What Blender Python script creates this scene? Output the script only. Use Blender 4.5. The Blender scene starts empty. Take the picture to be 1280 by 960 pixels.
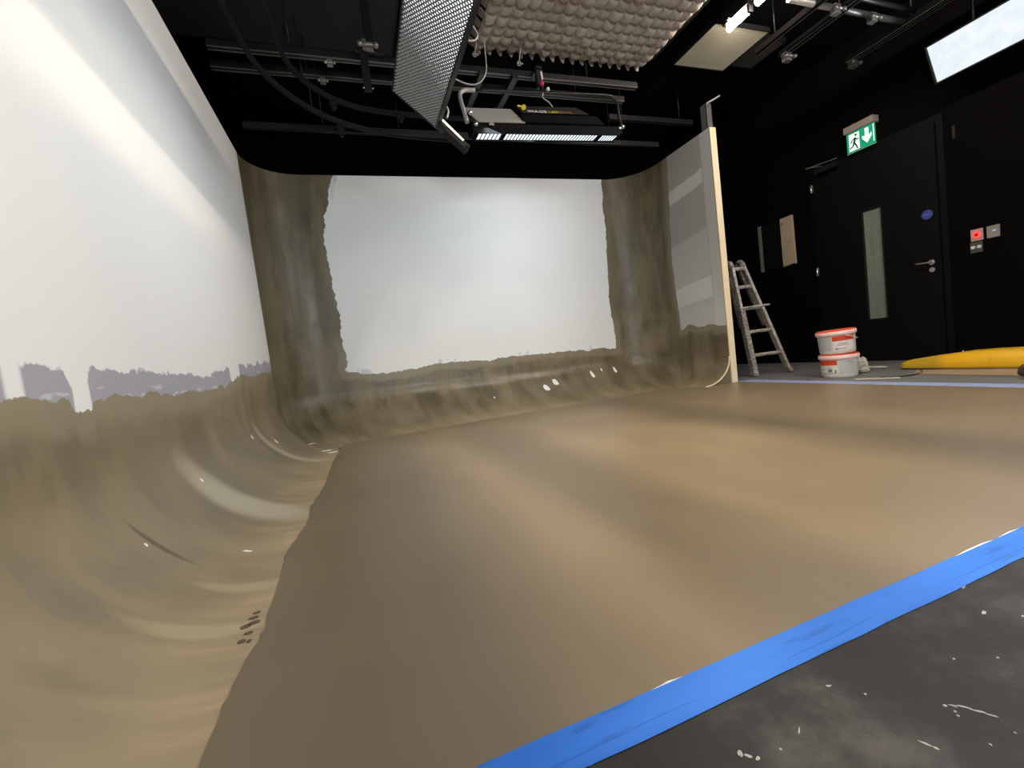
import bpy, bmesh, math, random
from mathutils import Vector, Matrix
random.seed(7)
SC = bpy.context.scene
COL = SC.collection
PI = math.pi
V = Vector

# ------------------------------------------------------------------ camera, world, lights, exposure
cam_d = bpy.data.cameras.new('camera'); cam = bpy.data.objects.new('camera', cam_d); COL.objects.link(cam)
cam_d.sensor_width = 36.0; cam_d.sensor_fit = 'HORIZONTAL'; cam_d.lens = 36.0 * 543.4 / 1280.0
cam_d.clip_start = 0.02; cam_d.clip_end = 60
Xc = V((1570, 232, -543.4)).normalized()
Yc = V((-190, 13, -543.4)); Yc = (Yc - Yc.dot(Xc) * Xc).normalized()
Zc = Xc.cross(Yc)
cam.matrix_world = Matrix.Translation((0, 0, 0.62)) @ Matrix((Xc, Yc, Zc)).to_4x4()
SC.camera = cam

world = bpy.data.worlds.new('world'); SC.world = world; world.use_nodes = True
world.node_tree.nodes['Background'].inputs[0].default_value = (0.9, 0.95, 1.0, 1)
world.node_tree.nodes['Background'].inputs[1].default_value = 0.0
SC.view_settings.view_transform = 'Standard'; SC.view_settings.look = 'None'
SC.view_settings.gamma = 1.0; SC.view_settings.use_curve_mapping = False
SC.view_settings.exposure = 0.0
SC.cycles.max_bounces = 8; SC.cycles.diffuse_bounces = 5; SC.cycles.glossy_bounces = 4
SC.cycles.transmission_bounces = 4; SC.cycles.sample_clamp_indirect = 6.0
SC.cycles.caustics_reflective = False; SC.cycles.caustics_refractive = False

WARM = (1.0, 0.85, 0.74)
COOL = (0.82, 0.92, 1.0)
P_TUBE = 112.0        # radiance of the warm batten lamps
P_BAR = 1.7           # visible cells of the cool bar over the back wall
W_BAR = 9.0          # watts it throws on that wall
P_COMB = 5.5          # sheet behind the honeycomb
W_COMB = 7.0         # watts that leave the honeycomb
P_SOFT = 0.95         # face of the soft panel by the right wall
W_SOFT = 28.0         # watts that leave it

def area_light(name, loc, aim, sx, sy, watts, colour, spread=180):
    d = bpy.data.lights.new(name, 'AREA'); d.shape = 'RECTANGLE'; d.size = sx; d.size_y = sy
    d.energy = watts; d.color = colour; d.spread = math.radians(spread)
    o = bpy.data.objects.new(name, d); COL.objects.link(o); o.location = loc
    o.rotation_euler = (V(aim) - V(loc)).to_track_quat('-Z', 'Y').to_euler()
    return o
# added unseen lights: a strip for the floor pools, a fill for the back wall
area_light('added_strip', (1.30, 1.75, 3.35), (1.30, 1.90, 0), 0.11, 0.9, 70, (1.0, 0.87, 0.68), 124)
area_light('rear_fill', (1.6, -2.4, 1.9), (1.5, 5.0, 1.6), 2.0, 1.2, 106, (0.87, 0.95, 1.0), 150)

# ------------------------------------------------------------------ material helpers
def lin(c):
    return tuple(((x / 255) / 12.92 if x / 255 <= 0.04045 else ((x / 255 + 0.055) / 1.055) ** 2.4) for x in c)

class NT:
    """tiny wrapper that makes node maths readable"""
    def __init__(s, name):
        s.m = bpy.data.materials.new(name); s.m.use_nodes = True
        s.t = s.m.node_tree; s.n = s.t.nodes; s.l = s.t.links
        s.b = s.n['Principled BSDF']
        g = s.n.new('ShaderNodeNewGeometry'); s.pos = g.outputs['Position']
        sp = s.n.new('ShaderNodeSeparateXYZ'); s.l.new(s.pos, sp.inputs[0])
        s.x, s.y, s.z = sp.outputs
    def put(s, sock, v):
        if isinstance(v, (int, float)): sock.default_value = v
        elif isinstance(v, (tuple, list)): sock.default_value = tuple(v) + ((1,) if len(v) == 3 and len(sock.default_value) == 4 else ())
        else: s.l.new(v, sock)
    def math(s, op, a, b=0.0, c=0.0, clamp=False):
        q = s.n.new('ShaderNodeMath'); q.operation = op; q.use_clamp = clamp
        s.put(q.inputs[0], a); s.put(q.inputs[1], b); s.put(q.inputs[2], c); return q.outputs[0]
    def add(s, a, b): return s.math('ADD', a, b)
    def sub(s, a, b): return s.math('SUBTRACT', a, b)
    def mul(s, a, b): return s.math('MULTIPLY', a, b)
    def step(s, a, lo, hi):
        q = s.n.new('ShaderNodeMapRange'); q.interpolation_type = 'SMOOTHSTEP'
        s.put(q.inputs[0], a); q.inputs[1].default_value = lo; q.inputs[2].default_value = hi
        return q.outputs[0]
    def vec(s, x, y, z=0.0):
        q = s.n.new('ShaderNodeCombineXYZ'); s.put(q.inputs[0], x); s.put(q.inputs[1], y); s.put(q.inputs[2], z); return q.outputs[0]
    def noise(s, vec, scale, detail=3, rough=0.55, stretch=None):
        q = s.n.new('ShaderNodeTexNoise'); q.inputs['Scale'].default_value = scale
        q.inputs['Detail'].default_value = detail; q.inputs['Roughness'].default_value = rough
        if stretch:
            mp = s.n.new('ShaderNodeVectorMath'); mp.operation = 'MULTIPLY'; s.put(mp.inputs[0], vec); mp.inputs[1].default_value = stretch; vec = mp.outputs[0]
        s.put(q.inputs['Vector'], vec); return q.outputs['Fac']
    def uv(s):
        q = s.n.new('ShaderNodeUVMap'); sp = s.n.new('ShaderNodeSeparateXYZ'); s.l.new(q.outputs[0], sp.inputs[0])
        s.u, s.v = sp.outputs[0], sp.outputs[1]; return q.outputs[0]
    def curve(s, a, pts):
        """piecewise linear function through pts [(in, out)]"""
        lo, hi = pts[0][0], pts[-1][0]; mn = min(p[1] for p in pts); mx = max(p[1] for p in pts); rg = max(mx - mn, 1e-4)
        t = s.math('DIVIDE', s.sub(a, lo), hi - lo, clamp=True)
        q = s.n.new('ShaderNodeFloatCurve'); s.put(q.inputs['Value'], t); c = q.mapping.curves[0]
        pp = [((p[0] - lo) / (hi - lo), (p[1] - mn) / rg) for p in pts]
        c.points[0].location = pp[0]; c.points[-1].location = pp[-1]
        for p in pp[1:-1]: c.points.new(*p)
        for p in c.points: p.handle_type = 'VECTOR'
        q.mapping.update()
        return s.add(s.mul(q.outputs['Value'], rg), mn)
    def mix(s, f, a, b):
        q = s.n.new('ShaderNodeMix'); q.data_type = 'RGBA'
        s.put(q.inputs[0], f); s.put(q.inputs[6], a); s.put(q.inputs[7], b); return q.outputs[2]
    def mixf(s, f, a, b):
        q = s.n.new('ShaderNodeMix'); q.data_type = 'FLOAT'; s.put(q.inputs[0], f); s.put(q.inputs[2], a); s.put(q.inputs[3], b); return q.outputs[0]
    def out(s, col, rough=0.5, metal=0.0, bump=None, strength=0.2, dist=0.01):
        s.put(s.b.inputs['Base Color'], col); s.put(s.b.inputs['Roughness'], rough); s.put(s.b.inputs['Metallic'], metal)
        if bump is not None:
            q = s.n.new('ShaderNodeBump'); q.inputs['Strength'].default_value = strength; q.inputs['Distance'].default_value = dist
            s.put(q.inputs['Height'], bump); s.l.new(q.outputs[0], s.b.inputs['Normal'])
        return s.m

def mat(name, col, rough=0.5, metal=0.0, vary=0.12, scale=8.0, spec=None):
    k = NT(name); n = k.noise(k.pos, scale, 3)
    lo = tuple(c * (1 - vary) for c in col); hi = tuple(min(1, c * (1 + vary)) for c in col)
    if spec is not None: k.b.inputs['Specular IOR Level'].default_value = spec
    return k.out(k.mix(n, lo, hi), rough, metal)
def glow(name, col, strength, base=(0.02, 0.02, 0.02)):
    k = NT(name); k.put(k.b.inputs['Emission Color'], col); k.b.inputs['Emission Strength'].default_value = strength
    return k.out(base, 0.4)

M = {}
M['black_paint'] = mat('black_paint', (0.004, 0.004, 0.004), 0.75, spec=0.08)
M['black_wall'] = mat('black_wall', (0.0030, 0.0027, 0.0027), 0.85, spec=0.04)
M['door_black'] = mat('door_black', (0.004, 0.004, 0.0042), 0.6, spec=0.12)
M['black_metal'] = mat('black_metal', (0.010, 0.010, 0.010), 0.4, 0.0, spec=0.4)
M['rail_metal'] = mat('rail_metal', (0.016, 0.0155, 0.015), 0.4, 0.2)
M['rail_lip'] = mat('rail_lip', (0.16, 0.155, 0.145), 0.35, 0.4)
M['dark_grey'] = mat('dark_grey', (0.009, 0.009, 0.009), 0.6, spec=0.2)
M['chrome'] = mat('chrome', (0.75, 0.74, 0.72), 0.22, 0.9); M['clamp'] = mat('clamp_steel', (0.30, 0.29, 0.27), 0.35, 0.6)
M['silver'] = mat('silver', (0.55, 0.53, 0.47), 0.35, 0.35)
M['grey_tube'] = mat('grey_tube', (0.45, 0.44, 0.40), 0.4, 0.2)
M['white_plastic'] = mat('white_plastic', (0.72, 0.70, 0.66), 0.35)
M['red'] = mat('red', (0.5, 0.02, 0.05), 0.5)
M['tube_glow'] = glow('tube_glow', WARM, P_TUBE)
M['bar_glow'] = glow('bar_glow', COOL, P_BAR)
M['comb_glow'] = glow('comb_glow', (0.90, 0.96, 1.0), P_COMB)
k = NT('soft_glow'); k.put(k.b.inputs['Emission Color'], k.mix(k.step(k.noise(k.pos, 9, 4), 0.35, 0.65), (0.80, 0.90, 0.98), (0.92, 0.98, 1.0))); k.b.inputs['Emission Strength'].default_value = P_SOFT; M['soft_glow'] = k.out((0.02, 0.02, 0.02), 0.6)
M['foil'] = mat('foil', (0.052, 0.049, 0.040), 0.5, 0.0, spec=0.3)

# ------------------------------------------------------------------ mesh helpers
def mw(o):
    """world matrix of an object before the depsgraph has run"""
    return o.matrix_basis if o.parent is None else mw(o.parent) @ o.matrix_parent_inverse @ o.matrix_basis
class MB:
    def __init__(s): s.bm = bmesh.new()
    def hexa(s, pts):
        v = [s.bm.verts.new(p) for p in pts]
        for f in ((0, 3, 2, 1), (4, 5, 6, 7), (0, 1, 5, 4), (1, 2, 6, 5), (2, 3, 7, 6), (3, 0, 4, 7)): s.bm.faces.new([v[i] for i in f])
    def box(s, a, b):
        x0, y0, z0 = a; x1, y1, z1 = b
        s.hexa([(x0, y0, z0), (x1, y0, z0), (x1, y1, z0), (x0, y1, z0), (x0, y0, z1), (x1, y0, z1), (x1, y1, z1), (x0, y1, z1)])
    def bar(s, p, q, w, h, up=(0, 0, 1)):
        """rectangular bar p->q, width w sideways, h along up"""
        p, q = V(p), V(q); d = (q - p).normalized(); up = V(up)
        if abs(d.dot(up)) > 0.98: up = V((0, 1, 0))
        sd = d.cross(up).normalized() * w / 2; u = sd.cross(d).normalized() * h / 2
        s.hexa([p - sd - u, p + sd - u, p + sd + u, p - sd + u, q - sd - u, q + sd - u, q + sd + u, q - sd + u])
    def obox(s, c, ax, ay, az, hx, hy, hz):
        c = V(c); ax, ay, az = V(ax) * hx, V(ay) * hy, V(az) * hz
        s.hexa([c - ax - ay - az, c + ax - ay - az, c + ax + ay - az, c - ax + ay - az, c - ax - ay + az, c + ax - ay + az, c + ax + ay + az, c - ax + ay + az])
    def tube(s, pts, r, n=10, close=True):
        pts = [V(p) for p in pts]; rings = []; nrm = None
        rr = r if isinstance(r, (list, tuple)) else [r] * len(pts)
        for i, p in enumerate(pts):
            t = ((pts[min(i + 1, len(pts) - 1)] - p).normalized() + (p - pts[max(i - 1, 0)]).normalized()).normalized()
            if nrm is None:
                a = V((0, 0, 1)) if abs(t.z) < 0.9 else V((1, 0, 0)); nrm = t.cross(a).normalized()
            nrm = (nrm - nrm.dot(t) * t).normalized(); bn = t.cross(nrm)
            rings.append([s.bm.verts.new(p + (nrm * math.cos(2 * PI * k / n) + bn * math.sin(2 * PI * k / n)) * rr[i]) for k in range(n)])
        for a, b in zip(rings, rings[1:]):
            for k in range(n): s.bm.faces.new((a[k], a[(k + 1) % n], b[(k + 1) % n], b[k])).smooth = True
        if close:
            s.bm.faces.new(rings[0][::-1]); s.bm.faces.new(rings[-1])
    def lathe(s, prof, c=(0, 0, 0), n=40, a0=0.0, a1=2 * PI, cap=True):
        full = abs(a1 - a0 - 2 * PI) < 1e-6; m = n if full else n + 1; c = V(c); rings = []
        for r, z in prof:
            rings.append([s.bm.verts.new(c + V((r * math.cos(a0 + (a1 - a0) * k / n), r * math.sin(a0 + (a1 - a0) * k / n), z))) for k in range(m)])
        for a, b in zip(rings, rings[1:]):
            for k in range(n): s.bm.faces.new((a[k], a[(k + 1) % m], b[(k + 1) % m], b[k])).smooth = True
        if cap and full:
            s.bm.faces.new(rings[0][::-1]); s.bm.faces.new(rings[-1])
    def poly(s, pts): s.bm.faces.new([s.bm.verts.new(p) for p in pts])
    def prism(s, pts, d):
        """polygon extruded by vector d"""
        a = [s.bm.verts.new(p) for p in pts]; b = [s.bm.verts.new(V(p) + V(d)) for p in pts]; n = len(a)
        s.bm.faces.new(a[::-1]); s.bm.faces.new(b)
        for k in range(n): s.bm.faces.new((a[k], a[(k + 1) % n], b[(k + 1) % n], b[k]))
    def ball(s, c, r, sub=2, sq=(1, 1, 1), rough=0.0):
        q = bmesh.ops.create_icosphere(s.bm, subdivisions=sub, radius=r)
        for v in q['verts']:
            k = 1 + random.uniform(-rough, rough); v.co = V((v.co.x * sq[0] * k, v.co.y * sq[1] * k, v.co.z * sq[2] * k)) + V(c)
        for f in {f for v in q['verts'] for f in v.link_faces}: f.smooth = rough == 0
    def build(s, name, m, parent=None, bevel=0.0, seg=2, fix=True):
        if fix: bmesh.ops.recalc_face_normals(s.bm, faces=s.bm.faces)
        if bevel:
            ed = [e for e in s.bm.edges if len(e.link_faces) == 2 and e.calc_face_angle(0) > 0.6]
            bmesh.ops.bevel(s.bm, geom=ed, offset=bevel, segments=seg, affect='EDGES', clamp_overlap=True)
        me = bpy.data.meshes.new(name); s.bm.to_mesh(me); s.bm.free()
        for mm in (m if isinstance(m, list) else [m]): me.materials.append(mm)
        o = bpy.data.objects.new(name, me); COL.objects.link(o)
        if parent is not None:
            o.parent = parent; o.matrix_parent_inverse = mw(parent).inverted()
        return o

def thing(name, label, cat, loc=(0, 0, 0), group=None):
    o = bpy.data.objects.new(name, None); COL.objects.link(o); o.location = loc; o.empty_display_size = 0.1
    o['label'] = label; o['category'] = cat
    if group: o['group'] = group
    return o
def tag(o, label, cat, group=None):
    o['label'] = label; o['category'] = cat
    if group: o['group'] = group
    return o
def struct(o, label=None, cat=None):
    o['kind'] = 'structure'
    if label: o['label'] = label
    if cat: o['category'] = cat
    return o
def bx(name, a, b, m, parent=None, bevel=0.0):
    q = MB(); q.box(a, b); return q.build(name, m, parent, bevel)
def smooth_path(pts, n=8):
    """Catmull-Rom through pts"""
    P = [V(p) for p in pts]; P = [2 * P[0] - P[1]] + P + [2 * P[-1] - P[-2]]; out = []
    for i in range(1, len(P) - 2):
        for k in range(n):
            t = k / n; a, b, c, d = P[i - 1:i + 3]
            out.append(0.5 * ((2 * b) + (c - a) * t + (2 * a - 5 * b + 4 * c - d) * t * t + (3 * b - a - 3 * c + d) * t ** 3))
    out.append(P[-2]); return out
def rods(ends, r, m, parent, name='hanger_rod'):
    for a, b in ends:
        q = MB(); q.tube([a, b], r, 6); q.build(name, m, parent)
def dup(o, parent=None):
    c = o.copy(); COL.objects.link(c)
    if parent is not None: c.parent = parent
    for ch in [x for x in COL.objects if x.parent == o]: dup(ch, c)
    return c

# ------------------------------------------------------------------ the setting: cyclorama walls
H = 2.785; XL = -0.785; YB = 5.14; XR = 3.885; YE = 3.79
WHITE = (0.80, 0.80, 0.785); 
LAV = (0.36, 0.355, 0.40)

def ragged(k, amp1=0.05, amp2=0.02, s1=5.0, s2=26.0):
    a = k.mul(k.sub(k.noise(k.pos, s1, 2), 0.5), amp1 * 2); b = k.mul(k.sub(k.noise(k.pos, s2, 3), 0.5), amp2 * 2)
    return k.add(a, b)
def khaki(k, edge, wet_c=lin((88, 80, 60)), dry_c=lin((122, 111, 87)), toe_c=lin((172, 153, 120))):
    """half-dried khaki paint in overlapping brush and roller patches; edge = distance inside the paint line"""
    k.uv()
    n1 = k.noise(k.vec(k.mul(k.u, 2.2), k.mul(k.v, 1.7)), 1.4, 5, 0.62); n2 = k.noise(k.vec(k.mul(k.u, 7.0), k.mul(k.v, 1.2)), 1.2, 4, 0.6)
    f = k.add(k.mul(n1, 0.65), k.mul(n2, 0.35))
    c = k.mix(k.step(f, 0.38, 0.62), wet_c, dry_c)
    blocks = k.step(k.noise(k.vec(k.mul(k.u, 4.2), k.mul(k.v, 2.6)), 1.1, 2, 0.4), 0.54, 0.57)
    c = k.mix(k.mul(blocks, 0.30), c, dry_c)
    toe = k.mul(k.step(k.v, 0.12, -0.36), k.add(0.50, k.mul(k.step(k.noise(k.vec(k.mul(k.u, 11.0), k.mul(k.v, 1.3)), 1.0, 4, 0.65), 0.42, 0.70), 0.50)))
    c = k.mix(k.mul(toe, 0.75), c, toe_c)
    c = k.mix(k.mul(k.step(k.add(edge, k.mul(k.sub(n1, 0.5), 0.25)), 0.11, 0.05), 0.5), c, lin((150, 141, 117)))
    wet = k.mixf(k.step(f, 0.40, 0.62), 0.36, 0.55)
    return c, wet, n2
def box_mask(k, a, lo, hi, soft=0.03):
    return k.mul(k.step(a, lo - soft, lo + soft), k.step(a, hi + soft, hi - soft))
def stroke(k, u0, v0, ru, rv, bend=0.0, soft=0.8):
    """soft elliptical brush patch at (u0, v0) on the wall; bend curves it"""
    dv = k.sub(k.v, v0); du = k.sub(k.sub(k.u, u0), k.mul(k.mul(dv, dv), bend))
    d = k.add(k.math('POWER', k.math('ABSOLUTE', k.math('DIVIDE', du, ru)), 2.0), k.math('POWER', k.math('ABSOLUTE', k.math('DIVIDE', dv, rv)), 2.0))
    d = k.add(d, k.mul(k.sub(k.noise(k.pos, 9.0, 3), 0.5), 0.45))
    return k.step(d, 1.0 + soft, 1.0 - soft)

# left wall
k = NT('cyclorama_left_paint'); r = ragged(k, 0.045, 0.018)
lineL = k.curve(k.y, [(0.4, 0.67), (1.585, 0.66), (1.60, 0.61), (1.68, 0.61), (1.70, 0.65), (2.2, 0.635), (2.7, 0.63), (3.1, 0.65), (3.4, 0.70), (4.0, 0.71), (4.6, 0.75)])
edge = k.sub(k.add(lineL, r), k.z)
mk = k.step(edge, -0.003, 0.003)
lavl = k.add(k.add(lineL, 0.085), k.mul(r, 1.4))
gap = k.step(k.noise(k.vec(k.mul(k.y, 3.2), 2.3), 1.0, 2), 0.34, 0.37)
mlav = k.mul(k.mul(k.step(k.sub(lavl, k.z), -0.004, 0.004), gap), k.sub(1.0, box_mask(k, k.add(k.y, k.mul(r, 0.3)), 1.60, 1.685, 0.006)))
kc, wet, nb = khaki(k, edge)
mstreak = k.step(k.noise(k.vec(k.mul(k.y, 5.0), k.mul(k.z, 26.0)), 1.0, 2), 0.60, 0.66)
kc, wet, nb = khaki(k, edge, lin((116, 105, 83)), lin((138, 124, 98)), lin((200, 174, 136)))
lavc = k.mix(mstreak, LAV, (0.52, 0.52, 0.54))
light = lin((212, 192, 156))
kc = k.mix(k.mul(stroke(k, 2.32, 0.03, 0.13, 0.30, -0.9), 0.5), kc, lin((206, 198, 176)))
kc = k.mix(k.mul(stroke(k, 2.62, 0.10, 0.20, 0.16), 0.4), kc, lin((112, 104, 82)))
kc = k.mix(k.mul(stroke(k, 3.62, 0.02, 0.06, 0.32, -0.6), 0.4), kc, lin((200, 190, 166)))
kc = k.mix(k.mul(stroke(k, 4.1, 0.02, 0.30, 0.22), 0.4), kc, lin((112, 104, 84)))
kc = k.mix(k.mul(stroke(k, 1.52, -0.18, 0.03, 0.14, 0.5), 0.3), kc, light)
kc = k.mix(k.mul(stroke(k, 1.28, -0.12, 0.03, 0.16, 0.4), 0.25), kc, light)
kc = k.mix(k.mul(stroke(k, 1.66, 0.13, 0.012, 0.11, -0.9), 0.7), kc, lin((70, 63, 46)))
col = k.mix(mk, k.mix(mlav, WHITE, lavc), kc)
k.out(col, k.mixf(mk, 0.65, wet), 0, nb, 0.10, 0.012); M['cyc_left'] = k.m

# back wall and both vertical coves
k = NT('cyclorama_back_paint'); r = ragged(k, 0.05, 0.022)
lineB = k.curve(k.x, [(-0.3, 0.69), (0.1, 0.60), (0.6, 0.59), (0.75, 0.62), (1.3, 0.60), (2.0, 0.585), (2.6, 0.57), (3.3, 0.545)])
xl = k.curve(k.z, [(0.5, -0.13), (1.25, -0.12), (1.6, -0.14), (1.78, -0.15), (2.05, -0.17), (2.3, -0.14), (2.5, -0.06), (2.785, 0.01)])
xr = k.curve(k.z, [(0.5, 3.33), (1.2, 3.30), (2.0, 3.345), (2.785, 3.37)])
edge = k.sub(k.add(lineB, k.mul(r, 0.8)), k.z)
e2 = k.sub(k.add(xl, r), k.x); e3 = k.sub(k.x, k.add(xr, k.mul(r, 0.7)))
edge = k.math('MAXIMUM', edge, k.math('MAXIMUM', e2, e3))
mk = k.step(edge, -0.003, 0.003)
kc, wet, nb = khaki(k, edge)
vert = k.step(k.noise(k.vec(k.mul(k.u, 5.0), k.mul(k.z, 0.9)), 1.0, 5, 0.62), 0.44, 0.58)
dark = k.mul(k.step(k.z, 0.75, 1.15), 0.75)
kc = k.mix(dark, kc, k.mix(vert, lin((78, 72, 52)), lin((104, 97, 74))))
blue = k.mul(k.mul(k.step(k.sub(k.add(edge, 0.05), 0), -0.01, 0.01), k.step(k.noise(k.vec(k.mul(k.x, 4.5), 7.7), 1.0, 2), 0.60, 0.64)), 0.7)
whitec = k.mix(blue, k.mix(k.noise(k.pos, 1.1, 2), (0.74, 0.75, 0.75), (0.82, 0.83, 0.83)), (0.45, 0.50, 0.58))
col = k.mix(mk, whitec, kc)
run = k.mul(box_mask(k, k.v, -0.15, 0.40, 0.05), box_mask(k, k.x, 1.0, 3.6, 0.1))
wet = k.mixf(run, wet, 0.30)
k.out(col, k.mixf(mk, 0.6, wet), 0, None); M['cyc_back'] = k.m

# short return wall
k = NT('cyclorama_return_paint'); r = ragged(k, 0.03, 0.012)
lineR = k.curve(k.y, [(3.79, 0.655), (3.9, 0.655), (4.0, 0.69), (4.2, 0.67), (4.35, 0.72), (4.5, 0.66), (4.7, 0.66)])
edge = k.sub(k.add(lineR, r), k.z)
ey = k.sub(k.y, k.add(k.curve(k.z, [(0.5, 4.50), (1.5, 4.55), (2.785, 4.47)]), k.mul(r, 0.6)))
edge = k.math('MAXIMUM', edge, ey); mk = k.step(edge, -0.003, 0.003)
kc, wet, nb = khaki(k, edge)
tilt = k.add(k.add(k.z, k.mul(k.sub(k.y, 4.1), 0.12)), k.mul(r, 1.0))
blk = k.add(k.add(box_mask(k, tilt, 2.25, 2.40, 0.012), box_mask(k, tilt, 0.98, 1.22, 0.012)), k.mul(box_mask(k, tilt, 1.22, 1.75, 0.02), 0.45))
blk = k.math('MAXIMUM', k.mul(blk, k.step(k.y, 3.93, 3.95)), k.mul(k.step(k.y, 3.94, 3.92), 0.55), clamp=True)
grey = k.mix(blk, k.mix(k.step(k.z, 1.2, 0.8), (0.37, 0.36, 0.33), (0.52, 0.52, 0.515)), (0.60, 0.60, 0.585))
col = k.mix(mk, grey, kc)
k.out(col, k.mixf(mk, 0.55, wet), 0, nb, 0.15, 0.01); M['cyc_return'] = k.m

def profile(row):
    """one row of (position, (u, v)) from wall top down to the toe under the floor paint"""
    (px, py), (qx, qy), b, u = row; out = []; P, Q = V((px, py)), V((qx, qy)); d = (Q - P).normalized()
    for i in range(10): z = H + (b - H) * i / 10; out.append((V((px, py, z)), (u, z)))
    for i in range(15):
        t = i / 14 * PI / 2; w = P + (Q - P) * (1 - math.cos(t)); out.append((V((w.x, w.y, b * (1 - math.sin(t)) + 0.002)), (u, b - b * t)))
    for i in range(1, 4): w = Q + d * 0.12 * i / 3; out.append((V((w.x, w.y, 0.002)), (u, b - b * PI / 2 - 0.12 * i / 3)))
    return out
def sweep_walls(parts):
    """walls swept along one path; parts share the seam rows and their normals, each gets a back 3 cm behind"""
    full = []; spans = []
    for _, path, _ in parts:
        st = max(len(full) - 1, 0); full += path if not full else path[1:]; spans.append((st, len(full) - 1))
    G = [profile(r) for r in full]; n = len(G[0]); NR = []
    for j in range(len(G)):
        a, b = G[max(j - 1, 0)], G[min(j + 1, len(G) - 1)]
        NR.append([((b[i][0] - a[i][0]).cross(G[j][min(i + 1, n - 1)][0] - G[j][max(i - 1, 0)][0])).normalized() * -1 for i in range(n)])
    mid = NR[len(G) // 2][3]
    if mid.y > 0: NR = [[-q for q in r] for r in NR]
    res = []
    for (name, path, m), (s0, s1) in zip(parts, spans):
        verts, uvs, faces, nor = [], [], [], []; k_ = (s1 - s0 + 1) * n
        for side in (0, 1):
            for j in range(s0, s1 + 1):
                for i in range(n):
                    p, q = G[j][i]; verts.append(p - NR[j][i] * 0.03 if side else p); uvs.append(q); nor.append(-NR[j][i] if side else NR[j][i])
        for j in range(s1 - s0):
            for i in range(n - 1):
                a = j * n + i; faces.append((a, a + 1, a + n + 1, a + n)); faces.append((k_ + a, k_ + a + n, k_ + a + n + 1, k_ + a + 1))
        for j in range(s1 - s0): a = j * n; faces.append((a, a + n, k_ + a + n, k_ + a))
        for a in [0] * (s0 == 0) + [(s1 - s0) * n] * (s1 == len(G) - 1):
            for i in range(n - 1): faces.append((a + i, k_ + a + i, k_ + a + i + 1, a + i + 1))
        me = bpy.data.meshes.new(name); me.from_pydata(verts, [], faces); lay = me.uv_layers.new(name='UVMap')
        for lp in me.loops: lay.data[lp.index].uv = uvs[lp.vertex_index]
        for p in me.polygons: p.use_smooth = True
        me.materials.append(m); me.update()
        f0 = me.polygons[0]
        if f0.normal.dot(nor[f0.vertices[0]]) < 0: me.flip_normals()
        me.normals_split_custom_set_from_vertices(nor)
        o = bpy.data.objects.new(name, me); COL.objects.link(o); res.append(o)
    return res
RL, RR = 0.47, 0.50
yS = YB - RL                                   # straight left wall ends here
left = [((XL, 0.35 + (yS - 0.35) * i / 30), (-0.33, 0.35 + (yS - 0.35) * i / 30 if 0.35 + (yS - 0.35) * i / 30 < 3.9 else 3.9 + (0.35 + (yS - 0.35) * i / 30 - 3.9) * 0.2), 0.45, 0.35 + (yS - 0.35) * i / 30) for i in range(31)]
back = [left[-1]]; u = yS; N = 16; yQ = 3.9 + (yS - 3.9) * 0.2; rq = 0.24
for i in range(1, N + 1):
    t = i / N * PI / 2
    back.append(((XL + RL * (1 - math.cos(t)), yS + RL * math.sin(t)), (-0.33 + rq * (1 - math.cos(t)), yQ + rq * math.sin(t)), 0.45, u + RL * t))
u += RL * PI / 2; x0, x1 = XL + RL, XR - RR; qx0, qy0 = -0.33 + rq, yQ + rq; qx1, qy1 = 3.22, 4.20
for i in range(1, 25):
    f = i / 24; back.append(((x0 + (x1 - x0) * f, YB), (qx0 + (qx1 - qx0) * f, qy0 + (qy1 - qy0) * f), 0.45 - 0.05 * f, u + (x1 - x0) * f))
u += x1 - x0
for i in range(1, N + 1):
    t = i / N * PI / 2
    back.append(((x1 + RR * math.sin(t), YB - RR * (1 - math.cos(t))), (qx1 + 0.30 * math.sin(t), qy1 - 0.10 * (1 - math.cos(t))), 0.40 - 0.05 * i / N, u + RR * t))
yR = YB - RR
ret = [back[-1]]
for i in range(1, 13):
    f = i / 12; ret.append(((XR, yR + (YE - yR) * f), (3.52, 4.10 + (YE - 4.10) * f), 0.35 - 0.05 * f, u + RR * PI / 2 + (yR - YE) * f))
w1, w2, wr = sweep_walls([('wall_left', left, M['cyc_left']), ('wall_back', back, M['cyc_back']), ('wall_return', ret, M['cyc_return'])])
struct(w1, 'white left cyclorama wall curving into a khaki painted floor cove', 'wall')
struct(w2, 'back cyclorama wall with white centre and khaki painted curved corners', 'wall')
struct(wr, 'short patchy grey return wall at the right end of the cyclorama', 'wall')

# painted glints: white drop meshes for lamp reflections on the wet coves
M['glint'] = mat('white_glint', (0.85, 0.85, 0.82), 0.25, vary=0.03)
def glint(c, nrm, along, rw, rl, wall):
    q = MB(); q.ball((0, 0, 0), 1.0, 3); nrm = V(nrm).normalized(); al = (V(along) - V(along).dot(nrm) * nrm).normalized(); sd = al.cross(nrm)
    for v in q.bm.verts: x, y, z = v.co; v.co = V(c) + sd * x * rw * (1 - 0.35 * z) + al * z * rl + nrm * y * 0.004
    q.build('painted_glint', M['glint'], wall)
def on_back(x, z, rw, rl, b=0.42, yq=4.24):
    t = math.asin(1 - z / b); a = YB - yq; y = YB - a * (1 - math.cos(t)); glint((x, y, z + 0.002), (0, -b * math.cos(t), a * math.sin(t)), (0, a * math.sin(t), b * math.cos(t)), rw, rl, w2)
on_back(2.14, 0.158, 0.036, 0.135); on_back(2.30, 0.205, 0.034, 0.10); on_back(2.857, 0.234, 0.024, 0.07); on_back(3.215, 0.251, 0.020, 0.06, 0.41, 4.20); on_back(3.02, 0.275, 0.010, 0.03); on_back(1.447, 0.143, 0.009, 0.025)
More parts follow.
